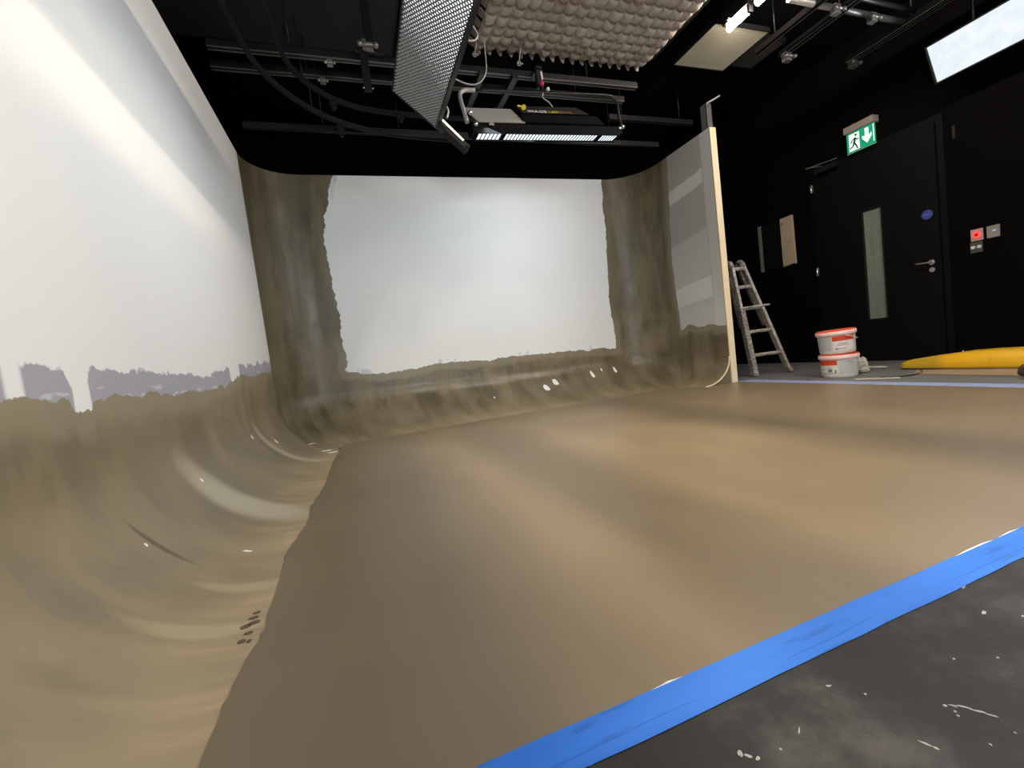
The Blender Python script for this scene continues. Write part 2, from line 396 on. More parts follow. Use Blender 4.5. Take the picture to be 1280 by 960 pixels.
def on_left(y, z, rw, rl, b=0.45, a=0.455):
    t = math.asin(1 - z / b); x = XL + a * (1 - math.cos(t)); glint((x, y, z + 0.002), (b * math.cos(t), 0, a * math.sin(t)), (-a * math.sin(t), 0, b * math.cos(t)), rw, rl, w1)
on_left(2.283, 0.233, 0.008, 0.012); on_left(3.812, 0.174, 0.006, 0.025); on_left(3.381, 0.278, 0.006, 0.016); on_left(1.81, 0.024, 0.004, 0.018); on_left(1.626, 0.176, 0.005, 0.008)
for x, y, L_ in ((-0.36, 4.0, 0.05), (-0.30, 3.86, 0.04), (-0.50, 4.30, 0.04)): glint((x, y, 0.006 if x > -0.45 else 0.045), (0, 0, 1), (1, 0.1, 0), 0.012, L_, w1)
# timber end cap and painted fillet under the cove of the return wall
k = NT('pale_timber'); g = k.noise(k.pos, 7, 4, 0.6, (6, 6, 0.7)); chip = k.step(k.add(k.noise(k.pos, 22, 3), k.mul(k.step(k.z, 0.3, 0.02), 0.16)), 0.62, 0.66)
chip = k.mul(chip, k.step(k.z, 0.5, 0.1))
M['timber'] = k.out(k.mix(chip, k.mix(g, lin((226, 202, 160)), lin((244, 226, 190))), lin((236, 224, 208))), 0.6)
o = bx('trim_1', (XR + 0.004, YE - 0.012, 0.004), (XR + 0.085, YE + 0.012, H), M['timber']); struct(o, 'pale timber end cap of the grey return wall', 'trim')
q = MB(); pr = []
for i in range(13):
    t = i / 12 * PI / 2; pr.append((XR + (3.52 - XR) * (1 - math.cos(t)), YE, 0.30 * (1 - math.sin(t)) + 0.001))
pr = pr[::-1] + [(XR + 0.003, YE, 0.30), (XR + 0.003, YE, 0.001)]
q.prism(pr, (0, 0.02, 0)); q2 = MB(); q2.tube([(p[0], YE - 0.004, p[2] + 0.006) for p in pr[:-2]], 0.009, 8); q2.build('cove_rim', mat('cream_rim', lin((214, 200, 166)), 0.5), wr)
f = q.build('cove_end', mat('khaki_end', lin((112, 102, 80)), 0.5), wr)

# freshly painted stage floor with a hand-cut left edge
k = NT('stage_floor_paint'); n1 = k.noise(k.pos, 0.9, 2); n2 = k.noise(k.pos, 3.5, 4, 0.6, (1, 0.35, 1)); n3 = k.noise(k.pos, 60, 2)
c = k.mix(k.step(k.add(k.mul(n1, 0.6), k.mul(n2, 0.4)), 0.3, 0.72), lin((114, 99, 77)), lin((127, 112, 88)))
k.out(c, k.mixf(n2, 0.36, 0.46), 0, n3, 0.03, 0.003); M['stage'] = k.m
random.seed(3)
pts = []; y = 0.615
while y < 4.02:
    kn = ((0.6, -0.345), (0.894, -0.342), (1.04, -0.343), (1.218, -0.319), (1.456, -0.328), (1.6, -0.335), (1.814, -0.340), (2.064, -0.302), (2.315, -0.317), (2.677, -0.282), (3.515, -0.270), (4.1, -0.235))
    for (ya, xa_), (yb, xb_) in zip(kn, kn[1:]):
        if ya <= y <= yb: base = xa_ + (xb_ - xa_) * (y - ya) / (yb - ya)
    pts.append((base + random.uniform(-0.006, 0.006), y)); y += random.uniform(0.018, 0.045)
pts += [(-0.235, 4.09), (-0.20, 4.16), (-0.1, 4.205)]
x = 0.0
while x < 3.2: pts.append((x, 4.205 + random.uniform(-0.005, 0.005))); x += 0.14
pts += [(3.24, 4.19), (3.36, 4.12), (3.45, 4.0), (3.49, 3.86), (3.53, YE), (3.62, YE - 0.005), (3.975, YE - 0.013), (3.985, 0.615)]
q = MB(); q.prism([(a, b, 0.0032) for a, b in pts], (0, 0, 0.003))
st_floor = q.build('floor_cyclorama', M['stage']); struct(st_floor, 'khaki beige freshly painted cyclorama floor inside the blue tape', 'floor')
# unpainted white slivers along the taped edge
q = MB()
for xa, xb, w in ((1.28, 1.44, 0.006), (0.40, 0.47, 0.006), (1.46, 1.56, 0.005)):
    q.prism([(xa, 0.627, 0.0064), (xb, 0.627, 0.0064), (xb - 0.04, 0.6295 + w * 0.3, 0.0064), (xa + 0.05, 0.6295 + w * 0.22, 0.0064)], (0, 0, 0.0006))
q.build('bare_sliver', mat('bare_white', (0.75, 0.74, 0.72), 0.6), st_floor)
# dark boot print on the khaki toe of the cove
M['print'] = mat('print_dark', lin((96, 80, 58)), 0.5, vary=0.35, scale=60)
q = MB()
def blob(cx, cy, rx, ry, z, n=12):
    q.prism([(cx + rx * math.cos(2 * PI * i / n) * random.uniform(0.8, 1.15), cy + ry * math.sin(2 * PI * i / n) * random.uniform(0.8, 1.15), z) for i in range(n)], (0, 0, 0.0006))
for cx, cy, rx, ry in ((-0.363, 1.212, 0.011, 0.010), (-0.345, 1.205, 0.006, 0.007), (-0.357, 1.245, 0.011, 0.008), (-0.370, 1.282, 0.016, 0.011), (-0.352, 1.292, 0.015, 0.010), (-0.360, 1.32, 0.014, 0.008), (-0.356, 1.345, 0.010, 0.008), (-0.395, 0.90, 0.012, 0.006)):
    blob(cx, cy, rx, ry, 0.0045)
wl = bpy.data.objects['wall_left']
q.build('boot_print', M['print'], wl)

# black studio floor
k = NT('studio_floor_paint')
n1 = k.noise(k.pos, 2.2, 4, 0.6); sc = k.step(k.noise(k.pos, 3.6, 6, 0.68), 0.46, 0.74)
vo = k.n.new('ShaderNodeTexVoronoi'); vo.inputs['Scale'].default_value = 11; k.l.new(k.pos, vo.inputs['Vector'])
sp = k.mul(k.step(vo.outputs['Distance'], 0.09, 0.05), k.step(k.noise(k.pos, 4.2, 2), 0.55, 0.60))
vs = k.n.new('ShaderNodeTexVoronoi'); vs.inputs['Scale'].default_value = 3.1; k.l.new(k.vec(k.mul(k.x, 2.6), k.add(k.y, k.mul(k.noise(k.pos, 20, 3), 0.25))), vs.inputs['Vector'])
sc2 = k.mul(k.step(vs.outputs['Distance'], 0.10, 0.03), k.step(k.noise(k.pos, 45, 3), 0.50, 0.62))
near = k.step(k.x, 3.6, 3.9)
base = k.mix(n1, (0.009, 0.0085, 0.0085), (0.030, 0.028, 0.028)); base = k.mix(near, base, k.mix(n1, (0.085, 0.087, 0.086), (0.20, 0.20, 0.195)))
c = k.mix(k.mul(sc, 0.55), base, (0.125, 0.118, 0.108)); c = k.mix(k.mul(sp, 0.8), c, (0.6, 0.58, 0.55)); c = k.mix(k.mul(sc2, 0.75), c, (0.45, 0.42, 0.38))
k.b.inputs['Specular IOR Level'].default_value = 0.22; k.out(c, k.mixf(n1, 0.42, 0.62), 0, k.noise(k.pos, 30, 4), 0.25, 0.004)
struct(bx('floor', (-2.2, -3.2, -0.06), (6.2, 6.6, 0.0), k.m), 'dark grey scuffed studio floor outside the blue tape', 'floor')
# pale scuffs and paint crumbs on it
k = NT('scuff_paint'); M['scuff'] = k.out(k.mix(k.noise(k.pos, 50, 3), (0.20, 0.19, 0.18), (0.62, 0.60, 0.55)), 0.7)
def scuff(cx, cy, rx, ry, a, n=9):
    q = MB(); q.prism([(cx + rx * math.cos(2 * PI * i / n) * (w_ := random.uniform(0.55, 1.2)) * math.cos(a) - ry * math.sin(2 * PI * i / n) * w_ * math.sin(a), cy + ry * math.sin(2 * PI * i / n) * w_ * math.cos(a) + rx * math.cos(2 * PI * i / n) * w_ * math.sin(a), 0.0) for i in range(n)], (0, 0, 0.0008))
    q.build('paint_spot', M['scuff'], bpy.data.objects['floor'])
for a_ in ((1.089, 0.493, 0.008, 0.003, 0.3), (1.13, 0.455, 0.004, 0.002, 0), (0.668, 0.505, 0.005, 0.002, -0.4), (0.70, 0.468, 0.002, 0.002, 0), (0.50, 0.458, 0.002, 0.002, 0), (0.679, 0.378, 0.008, 0.002, -1.1), (0.683, 0.368, 0.004, 0.002, -1.0),
           (0.776, 0.402, 0.003, 0.003, 0), (0.785, 0.397, 0.006, 0.002, -0.9), (0.795, 0.389, 0.008, 0.002, -0.9), (0.803, 0.376, 0.010, 0.002, -0.9), (0.81, 0.364, 0.008, 0.0015, -0.9), (0.775, 0.390, 0.002, 0.002, 0), (0.77, 0.384, 0.002, 0.002, 0),
           (0.445, 0.478, 0.006, 0.004, 0.7), (0.452, 0.470, 0.007, 0.003, -0.8), (0.46, 0.462, 0.004, 0.003, 0.2), (0.55, 0.468, 0.008, 0.0015, 0.6), (1.16, 0.556, 0.012, 0.002, 0.1), (0.96, 0.42, 0.003, 0.002, 0), (0.90, 0.45, 0.004, 0.002, 0.4), (0.75, 0.34, 0.002, 0.002, 0), (0.80, 0.335, 0.002, 0.002, 0)): scuff(*a_)

# black room shell
CZ = 3.78
struct(bx('ceiling', (-2.2, -3.2, CZ), (6.2, 6.6, CZ + 0.1), M['black_paint']))
wright = struct(bx('wall_right', (5.92, -3.2, 0), (6.05, 6.6, CZ), M['black_wall']), 'black studio wall with the door and switches', 'wall')
struct(bx('wall_rear', (-2.2, 6.3, 0), (5.92, 6.45, CZ), M['black_wall']))
struct(bx('wall_side', (-2.2, -3.2, 0), (-2.05, 6.3, CZ), M['black_wall']))
struct(bx('wall_front', (-2.05, -3.2, 0), (5.92, -3.05, CZ), M['black_wall']))

# ------------------------------------------------------------------ blue tape
def tape_mat(name, a, b):
    k = NT(name); n = k.noise(k.pos, 5, 3, 0.6, (0.5, 4, 1)); cr = k.noise(k.pos, 9, 4, 0.6, (0.35, 3, 1))
    c = k.mix(n, a, b); c = k.mix(k.mul(k.step(cr, 0.56, 0.64), 0.45), c, tuple(x * 0.55 for x in a)); ft = k.add(k.y, k.mul(k.sub(k.noise(k.pos, 3.0, 4), 0.5), 0.02)); c = k.mix(k.mul(k.mul(box_mask(k, ft, 0.5785, 0.5805, 0.0012), k.step(k.noise(k.pos, 4.0, 2), 0.40, 0.52)), 0.55), c, tuple(x * 0.5 for x in a))
    k.b.inputs['Specular IOR Level'].default_value = 0.25; return k.out(c, 0.6, 0, cr, 0.35, 0.004)
M['tape'] = tape_mat('blue_tape', lin((40, 106, 198)), lin((60, 126, 222)))
M['tape_pale'] = tape_mat('pale_blue_tape', lin((126, 135, 172)), lin((160, 170, 204)))
def tape(name, a, b, m, label, along):
    q = MB(); random.seed(11); n = 60; (xa, ya), (xb, yb) = a, b; top = []; bot = []
    for i in range(n + 1):
        f = i / n
        if along == 'x': x = xa + (xb - xa) * f; top.append((x, yb + random.uniform(-0.0012, 0.0012), 0.0068)); bot.append((x, ya + random.uniform(-0.0015, 0.0015), 0.0014))
        else: y = ya + (yb - ya) * f; top.append((xa + random.uniform(-0.002, 0.002), y, 0.0068)); bot.append((xb + random.uniform(-0.006, 0.006), y, 0.0014))
    tv = [[q.bm.verts.new(p) for p in row] for row in (top, [((t[0] * 0.65 + b_[0] * 0.35), (t[1] * 0.65 + b_[1] * 0.35), 0.0072) for t, b_ in zip(top, bot)], [((t[0] * 0.5 + b_[0] * 0.5), (t[1] * 0.5 + b_[1] * 0.5), 0.0020) for t, b_ in zip(top, bot)], bot)]
    for r0, r1 in zip(tv, tv[1:]):
        for i in range(n): q.bm.faces.new((r0[i], r0[i + 1], r1[i + 1], r1[i])).smooth = True
    return tag(q.build(name, m), label, 'tape', 'blue tape around the painted floor')
tape('floor_tape', (-0.40, 0.558), (3.985, 0.628), M['tape'], 'bright blue masking tape along the near edge of the painted floor', 'x')
tape('floor_tape', (3.965, 0.63), (4.17, YE), M['tape_pale'], 'pale blue masking tape along the far edge by the buckets and ladder', 'y')

# ------------------------------------------------------------------ right wall: door, window, sign, switches
door = struct(thing('door_1', 'black studio door with narrow glazed slot and steel lever', 'door', (5.92, 3.5, 0)))
q = MB(); xa, xb = 5.875, 5.915
q.box((xa, 2.85, 0.006), (xb, 3.37, 2.45)); q.box((xa, 3.565, 0.006), (xb, 4.14, 2.45)); q.box((xa, 3.37, 0.006), (xb, 3.565, 0.51)); q.box((xa, 3.37, 1.79), (xb, 3.565, 2.45))
q.build('door_leaf', M['door_black'], door)
k = NT('wired_pane'); ln = k.math('MAXIMUM', k.mul(box_mask(k, k.z, 1.235, 1.243, 0.003), 0.5), k.mul(box_mask(k, k.z, 1.04, 1.048, 0.003), 0.35))
pc = k.mix(k.noise(k.pos, 3, 2, 0.5, (1, 8, 1)), lin((112, 119, 108)), lin((140, 146, 132))); pc = k.mix(ln, pc, (0.35, 0.37, 0.34))
M['pane'] = k.out(pc, 0.25)
o = bx('glass_pane', (5.893, 3.372, 0.512), (5.905, 3.563, 1.788), M['pane'], door); o['label'] = 'grey green glazed slot'
q = MB(); q.box((5.868, 3.563, 0.50), (5.892, 3.578, 1.80)); q.box((5.868, 3.357, 0.50), (5.892, 3.371, 1.80)); q.box((5.868, 3.357, 0.49), (5.892, 3.578, 0.505)); q.box((5.868, 3.357, 1.795), (5.892, 3.578, 1.81))
q.build('glazing_bead', M['black_metal'], door)
q = MB(); q.box((5.90, 2.79, 0), (5.935, 2.845, 2.52)); q.box((5.90, 4.145, 0), (5.935, 4.20, 2.52)); q.box((5.90, 2.845, 2.455), (5.935, 4.145, 2.52)); q.build('door_frame', M['door_black'], door)
def xrose(q, y, z, r, x=5.875, t=0.012, n=20):
    q.tube([(x, y, z), (x - t, y, z)], r, n)
q = MB(); xrose(q, 2.925, 1.045, 0.027); q.tube(smooth_path([(5.868, 2.925, 1.045), (5.83, 2.925, 1.045), (5.822, 2.945, 1.045), (5.822, 3.05, 1.052)], 5), 0.0105, 10)
o = q.build('door_handle', M['chrome'], door); o['label'] = 'bright steel lever handle'
q = MB(); xrose(q, 2.925, 0.965, 0.025); q.box((5.855, 2.918, 0.955), (5.864, 2.932, 0.975)); o = q.build('keyhole_plate', M['chrome'], door); o['label'] = 'bright steel keyhole plate'
for z in (2.28, 1.205, 0.22):
    q = MB(); q.tube([(5.868, 4.145, z - 0.055), (5.868, 4.145, z + 0.055)], 0.012, 10); q.box((5.868, 4.12, z - 0.05), (5.876, 4.145, z + 0.05)); o = q.build('hinge', M['chrome'], door)
q = MB(); q.box((5.80, 3.78, 2.42), (5.872, 4.05, 2.485)); q.build('door_closer', M['black_metal'], door, 0.006)
q = MB(); q.bar((5.82, 3.95, 2.495), (5.74, 4.10, 2.52), 0.02, 0.008); q.bar((5.74, 4.10, 2.52), (5.90, 3.82, 2.535), 0.02, 0.008); q.build('closer_arm', M['rail_metal'], door)
q = MB(); xrose(q, 2.945, 1.55, 0.048, t=0.004, n=28); o = q.build('sign_disc', mat('blue_sign', lin((62, 72, 150)), 0.5), door); o['label'] = 'round blue door sign'
q = MB(); pts_ = [(5.8705, 2.945 + a, 1.55 + b) for a, b in ((-0.03, -0.006), (0.03, -0.006), (0.03, 0.006), (-0.03, 0.006))]; q.prism(pts_, (-0.001, 0, 0)); q.build('sign_print', mat('pale_blue_print', lin((110, 118, 180)), 0.5), bpy.data.objects['sign_disc'])
tag(bx('door_sensor', (5.89, 2.695, 2.22), (5.92, 2.715, 2.34), M['rail_metal']), 'slim vertical door sensor high on the black wall right of the door', 'sensor')

win = struct(thing('window_1', 'narrow dark window beyond the door with a beige board at its side', 'window', (5.92, 4.7, 1.4)))
o = bx('window_pane', (5.905, 4.63, 1.39), (5.918, 4.955, 2.05), mat('dark_green_glass', (0.006, 0.010, 0.007), 0.15), win); o['label'] = 'dark green glass'
q = MB(); q.box((5.89, 4.955, 1.385), (5.919, 5.0, 2.06)); o = q.build('window_frame', mat('grey_jamb', lin((120, 112, 108)), 0.6), win); o['label'] = 'grey jamb strip'
k = NT('beige_board'); cc = k.mix(k.noise(k.pos, 10, 3, 0.5, (1, 6, 0.6)), lin((176, 158, 130)), lin((200, 182, 152))); cc = k.mix(k.step(k.add(k.z, 0), 1.41, 1.385), cc, lin((120, 105, 85)))
q = MB(); q.prism([(5.885, 4.445, 1.392), (5.885, 4.50, 1.400), (5.885, 4.56, 1.383), (5.885, 4.63, 1.378), (5.885, 4.63, 2.055), (5.885, 4.45, 2.06)], (0.03, 0, 0)); bd = q.build('board', k.out(cc, 0.6), win); bd['label'] = 'pale beige board'
q = MB(); q.tube([(5.885, 4.60, 1.98), (5.882, 4.60, 1.98)], 0.010, 10); q.build('screw', M['black_metal'], bd)
q = MB(); q.box((5.884, 4.495, 1.70), (5.886, 4.535, 1.706)); q.build('board_mark', M['dark_grey'], bd)

# running-man sign
sg = thing('exit_sign', 'lit green running man exit sign with down arrow above the door', 'sign', (5.85, 3.5, 2.48))
bx('sign_housing', (5.80, 3.345, 2.725), (5.90, 3.665, 2.80), mat('sign_grey', lin((150, 138, 132)), 0.45), sg, 0.004)
def yz(a, b): return (3.65 + (3.36 - 3.65) * a, 2.50 + (2.72 - 2.50) * b)
def flat(name, polys, m, x, parent, t=0.0015):
    q = MB()
    for pl in polys: q.prism([(x, *yz(a, b)) for a, b in pl], (-t, 0, 0))
    return q.build(name, m, parent)
def seg(a, b, w):   # thick stroke as a polygon in sign coordinates
    (x0, y0), (x1, y1) = a, b; asp = 0.29 / 0.22; dx, dy = (x1 - x0) * asp, y1 - y0; L = math.hypot(dx, dy); nx, ny = -dy / L * w / 2, dx / L * w / 2
    return [(x0 + nx / asp, y0 + ny), (x1 + nx / asp, y1 + ny), (x1 - nx / asp, y1 - ny), (x0 - nx / asp, y0 - ny)]
G_ = glow('sign_green', (0.0, 0.55, 0.25), 0.42, (0.01, 0.2, 0.1)); W_ = glow('sign_white', (0.85, 1.0, 0.97), 0.72, (0.6, 0.6, 0.6)); K_ = mat('sign_dark', (0.01, 0.06, 0.04), 0.5)
pn = bx('sign_panel', (5.838, 3.355, 2.495), (5.85, 3.655, 2.725), G_, sg)
flat('sign_field', [[(0.07, 0.06), (0.46, 0.06), (0.46, 0.94), (0.07, 0.94)]], W_, 5.8375, pn)
flat('lit_edge', [[(0.955, 0.1), (0.99, 0.1), (0.99, 0.97), (0.955, 0.97)]], W_, 5.8375, pn)
flat('sign_arrow', [[(0.66, 0.93), (0.80, 0.93), (0.80, 0.52), (0.90, 0.62), (0.90, 0.44), (0.73, 0.16), (0.56, 0.44), (0.56, 0.62), (0.66, 0.52)]], W_, 5.8375, pn)
man = [seg((0.31, 0.70), (0.26, 0.42), 0.10), seg((0.26, 0.44), (0.34, 0.28), 0.07), seg((0.34, 0.28), (0.38, 0.10), 0.06), seg((0.26, 0.44), (0.20, 0.26), 0.07), seg((0.20, 0.26), (0.10, 0.22), 0.06), seg((0.30, 0.68), (0.20, 0.62), 0.05), seg((0.20, 0.62), (0.14, 0.48), 0.05), seg((0.31, 0.66), (0.38, 0.56), 0.05), seg((0.38, 0.56), (0.45, 0.60), 0.05),
       [(0.335 + 0.045 * math.cos(t * PI / 6), 0.82 + 0.06 * math.sin(t * PI / 6)) for t in range(12)]]
flat('running_figure', man, K_, 5.8358, pn)
bx('sign_edge', (5.836, 3.352, 2.490), (5.852, 3.658, 2.496), mat('clear_edge', lin((150, 160, 155)), 0.3), sg)
for y in (3.41, 3.60):
    q = MB(); q.tube([(5.86, y, 2.80), (5.86, y, 2.84), (5.92, y, 2.84)], 0.006, 8); q.build('sign_bracket', M['black_metal'], sg)

M['plate'] = mat('steel_plate', lin((150, 146, 138)), 0.4, 0.2)
s1 = thing('switch_plate', 'steel switch plate with glowing red ring button right of the door', 'switch', (5.91, 2.578, 1.23), 'switch plates right of the door')
bx('faceplate', (5.905, 2.532, 1.17), (5.919, 2.624, 1.285), mat('red_lit_plate', lin((190, 150, 145)), 0.4), s1, 0.003)
q = MB(); n = 24
for i in range(n):
    a, b = 2 * PI * i / n, 2 * PI * (i + 1) / n
    q.prism([(5.904, 2.578 + r_ * 0.85 * math.cos(t), 1.228 + r_ * math.sin(t)) for r_, t in ((0.018, a), (0.036, a), (0.036, b), (0.018, b))], (-0.004, 0, 0))
q.build('ring_light', glow('red_ring', (1.0, 0.07, 0.06), 1.5), s1)
q = MB(); xrose(q, 2.578, 1.228, 0.016, x=5.904, t=0.006); q.build('button', glow('red_button', (0.7, 0.0, 0.0), 0.5, (0.4, 0.0, 0.0)), s1)
s2 = thing('switch_plate', 'plain steel switch plate with small blue light, furthest right', 'switch', (5.91, 2.46, 1.23), 'switch plates right of the door')
bx('faceplate', (5.905, 2.414, 1.17), (5.919, 2.506, 1.285), M['plate'], s2, 0.003)
bx('indicator', (5.902, 2.445, 1.228), (5.905, 2.47, 1.238), glow('blue_led', (0.25, 0.25, 1.0), 1.0), s2); bx('indicator_lens', (5.901, 2.440, 1.234), (5.905, 2.458, 1.240), glow('white_led', (0.8, 0.8, 1.0), 0.9), s2)
s3 = thing('switch_plate', 'dark socket plate with two pale rockers under the red button', 'switch', (5.91, 2.585, 1.11), 'switch plates right of the door')
bx('faceplate', (5.905, 2.540, 1.055), (5.919, 2.632, 1.160), mat('dark_plate', lin((74, 78, 70)), 0.4), s3, 0.003)
for y in (2.562, 2.608): bx('rocker', (5.899, y - 0.015, 1.095), (5.906, y + 0.015, 1.125), M['white_plastic'], s3, 0.002)
bx('rocker_bridge', (5.901, 2.575, 1.105), (5.906, 2.595, 1.115), mat('bridge_grey', lin((150, 152, 142)), 0.4), s3)

# ------------------------------------------------------------------ ladder
k = NT('spattered_aluminium'); n1 = k.noise(k.pos, 38, 4, 0.65); n2 = k.noise(k.pos, 9, 3)
c = k.mix(k.step(n2, 0.35, 0.7), lin((146, 138, 128)), lin((190, 182, 168))); c = k.mix(k.step(n1, 0.56, 0.64), c, lin((226, 218, 206))); c = k.mix(k.step(n1, 0.38, 0.30), c, lin((96, 88, 82)))
M['ladder'] = k.out(c, 0.5, 0.15)
k = NT('spattered_rail'); n1 = k.noise(k.pos, 45, 4, 0.65); c = k.mix(k.step(n1, 0.46, 0.62), lin((112, 105, 99)), lin((178, 168, 158))); M['ladder_dark'] = k.out(c, 0.55, 0.1)
ld = thing('step_ladder', 'paint spattered aluminium ladder standing beside the grey return wall', 'ladder', (4.64, 3.90, 0))
LA = V((4.417, 3.947, 0)); LD = V((0.972, -0.235, 0)); LN = V((0.235, 0.972, 0))
def lp(d, z, off=0.0): return LA + LD * d + LN * (0.2 * z + off) + V((0, 0, z))
def width(z): return 0.0 + 0.005 * z, 0.445 - 0.215 * z      # left and right rail positions
UPL = (LN * 0.2 + V((0, 0, 1))).normalized()
wB = width(0.03); wT = width(1.36)
for side in (0, 1):
    q = MB(); q.bar(lp(wB[side], 0.02), lp(width(0.82)[side], 0.82), 0.06 if side == 0 else 0.036, 0.075, up=LN); q.build('rail', M['ladder_dark'] if side == 0 else M['ladder'], ld, 0.004)
    q = MB(); q.bar(lp(width(0.80)[side], 0.80, 0.004), lp(wT[side], 1.37, 0.004), 0.034, 0.058, up=LN); q.build('upper_rail', M['ladder'], ld, 0.004)
    q = MB(); q.bar(lp(wB[side] - (0.008 if side == 0 else -0.008), 0.001), lp(wB[side], 0.06), 0.062, 0.085, up=LN); q.build('foot', M['ladder_dark'], ld, 0.008)
    q = MB(); pt = [lp(wT[side], 1.34 + 0.075 * math.sin(t * PI / 8), 0.055 - 0.055 * math.cos(t * PI / 8)) for t in range(9)]; q.tube(pt, 0.032, 12); q.build('hinge', M['ladder_dark'], ld)
    q = MB(); q.bar(lp(width(0.62)[side], 0.60, 0.075), lp(wT[side], 1.33, 0.095), 0.030, 0.045, up=LN); q.build('rear_rail', M['ladder_dark'], ld, 0.004)
for z in (0.25, 0.535, 0.82, 1.09, 1.32):
    a, b = width(z); q = MB(); q.tube([lp(a - 0.01, z), lp((a + b) / 2, z + 0.002), lp(b + 0.01, z)], [0.024, 0.018, 0.022], 10)
    q.obox(lp((a + b) / 2, z + 0.012), LD, LN, (0, 0, 1), (b - a) / 2, 0.026, 0.010); q.build('rung', M['ladder'], ld)
q = MB(); a, b = width(0.83); q.bar(lp(a - 0.045, 0.835, -0.04), lp(b + 0.085, 0.842, -0.04), 0.03, 0.022, up=(0, 0, 1)); q.build('locking_bar', M['ladder'], ld, 0.004)

# ------------------------------------------------------------------ paint buckets
M['tub'] = mat('white_tub', lin((216, 208, 198)), 0.4, vary=0.08)
M['lid'] = mat('orange_lid', lin((232, 92, 66)), 0.4, vary=0.08)
M['rim'] = mat('pink_rim', lin((238, 206, 196)), 0.4, vary=0.05)
M['label_red'] = mat('label_red', lin((214, 70, 22)), 0.5, vary=0.05)
M['label_white'] = mat('label_white', lin((226, 222, 212)), 0.5, vary=0.05)
M['label_grey'] = mat('label_grey', lin((188, 190, 186)), 0.5, vary=0.05)
M['ink'] = mat('ink_grey', lin((120, 118, 118)), 0.6)
def bucket(loc, label, band, grey, tilt, lines, mark):
    t = thing('paint_bucket', label, 'bucket', loc, 'stacked paint buckets')
    t.rotation_euler = tilt
    def C(q, name, m, par=None):
        o = q.build(name, m, None); o.parent = par if par is not None else t; return o
    q = MB(); q.lathe([(0.138, 0.0), (0.143, 0.004), (0.147, 0.02), (0.155, 0.19), (0.155, 0.205)], n=48); C(q, 'tub', M['tub'])
    q = MB(); q.lathe([(0.155, 0.184), (0.165, 0.184), (0.168, 0.190), (0.168, 0.218), (0.163, 0.221), (0.150, 0.221)], n=48); C(q, 'rim', M['rim'])
    q = MB(); q.lathe([(0.150, 0.215), (0.160, 0.2205), (0.164, 0.226), (0.158, 0.231), (0.148, 0.227), (0.02, 0.227)], n=48); C(q, 'lid', M['lid'])
    R_ = lambda z: 0.147 + (z - 0.02) / 0.17 * 0.008 + 0.0012
    def patch(name, a0, a1, z0, z1, m, par=None, e=0.0):
        q = MB(); q.lathe([(R_(z0) + e, z0), (R_(z1) + e, z1)], n=18, a0=math.radians(a0), a1=math.radians(a1), cap=False); return C(q, name, m, par)
    w = patch('paper_label', band[0], band[1], 0.035, 0.175, M['label_white'])
    patch('label_band', band[0], band[1], 0.128, 0.175, M['label_red'], w, 0.0008)
    patch('side_label', grey[0], grey[1], 0.04, 0.172, M['label_grey'])
    for z, a0, a1 in lines:
        q = MB(); q.lathe([(R_(z) + 0.0016, z), (R_(z) + 0.0016, z + 0.005)], n=10, a0=math.radians(a0), a1=math.radians(a1), cap=False); C(q, 'print_line', M['ink'], w)
    for z, a0, a1, h_ in mark: patch('print_mark', a0, a1, z, z + h_, M['ink'], w, 0.0016)
    hp = [V((0.160 * math.cos(math.radians(a)), 0.160 * math.sin(math.radians(a)), 0.178 - 0.055 * math.sin(math.radians((a + 120) * 180 / 180)))) for a in range(-120, 61, 12)]
    q = MB(); q.tube(smooth_path([(p.x * 1.04, p.y * 1.04, p.z) for p in hp], 3), 0.0032, 6); C(q, 'bucket_handle', M['white_plastic'])
    return t
bk = (4.50, 3.03)
bucket((bk[0], bk[1], 0.0), 'lower white paint bucket standing on the floor under another bucket', (-226, -152), (-146, -96), (0, 0, 0),
       [(0.10, -186, -170), (0.088, -215, -196), (0.045, -222, -160)], [(0.06, -182, -168, 0.03), (0.045, -160, -155, 0.035)])
bucket((bk[0], bk[1] + 0.004, 0.2365), 'upper white paint bucket stacked on another, orange lid slightly tilted', (-158, -86), (-218, -164), (math.radians(-1.0), math.radians(-2.2), 0),
       [(0.10, -140, -112), (0.085, -146, -108), (0.05, -152, -118)], [(0.045, -152, -142, 0.012)])

# ------------------------------------------------------------------ clutter by the right wall
M['rag'] = mat('rag_white', lin((190, 182, 162)), 0.8, vary=0.25, scale=25)
q = MB(); random.seed(5); q.ball((4.78, 3.00, 0.085), 0.062, 3, (0.8, 0.8, 1.25), 0.14); q.ball((4.79, 3.0, 0.035), 0.06, 3, (1.0, 0.9, 0.62), 0.14)
tag(q.build('crumpled_rag', M['rag']), 'crumpled off-white rag heaped behind the paint buckets', 'rag')
q = MB(); random.seed(6); q.ball((5.14, 3.10, 0.012), 0.085, 3, (0.6, 1.3, 0.14), 0.12)
tag(q.build('paper_scrap', M['rag']), 'flat white paper scrap on the floor right of the buckets', 'paper')
q = MB(); q.bar((4.27, 2.74, 0.006), (4.40, 2.46, 0.006), 0.03, 0.008); tag(q.build('timber_strip', mat('strip', lin((205, 198, 175)), 0.6)), 'thin pale timber strip on the floor in front of the buckets', 'strip')
q = MB(); q.tube(smooth_path([(4.40, 2.62, 0.006), (4.46, 2.52, 0.006), (4.60, 2.46, 0.006), (4.78, 2.50, 0.006), (4.98, 2.62, 0.006)], 6), 0.006, 6)
tag(q.build('floor_cable', M['black_metal']), 'thin black cable lying on the floor beside the cardboard sheet', 'cable')

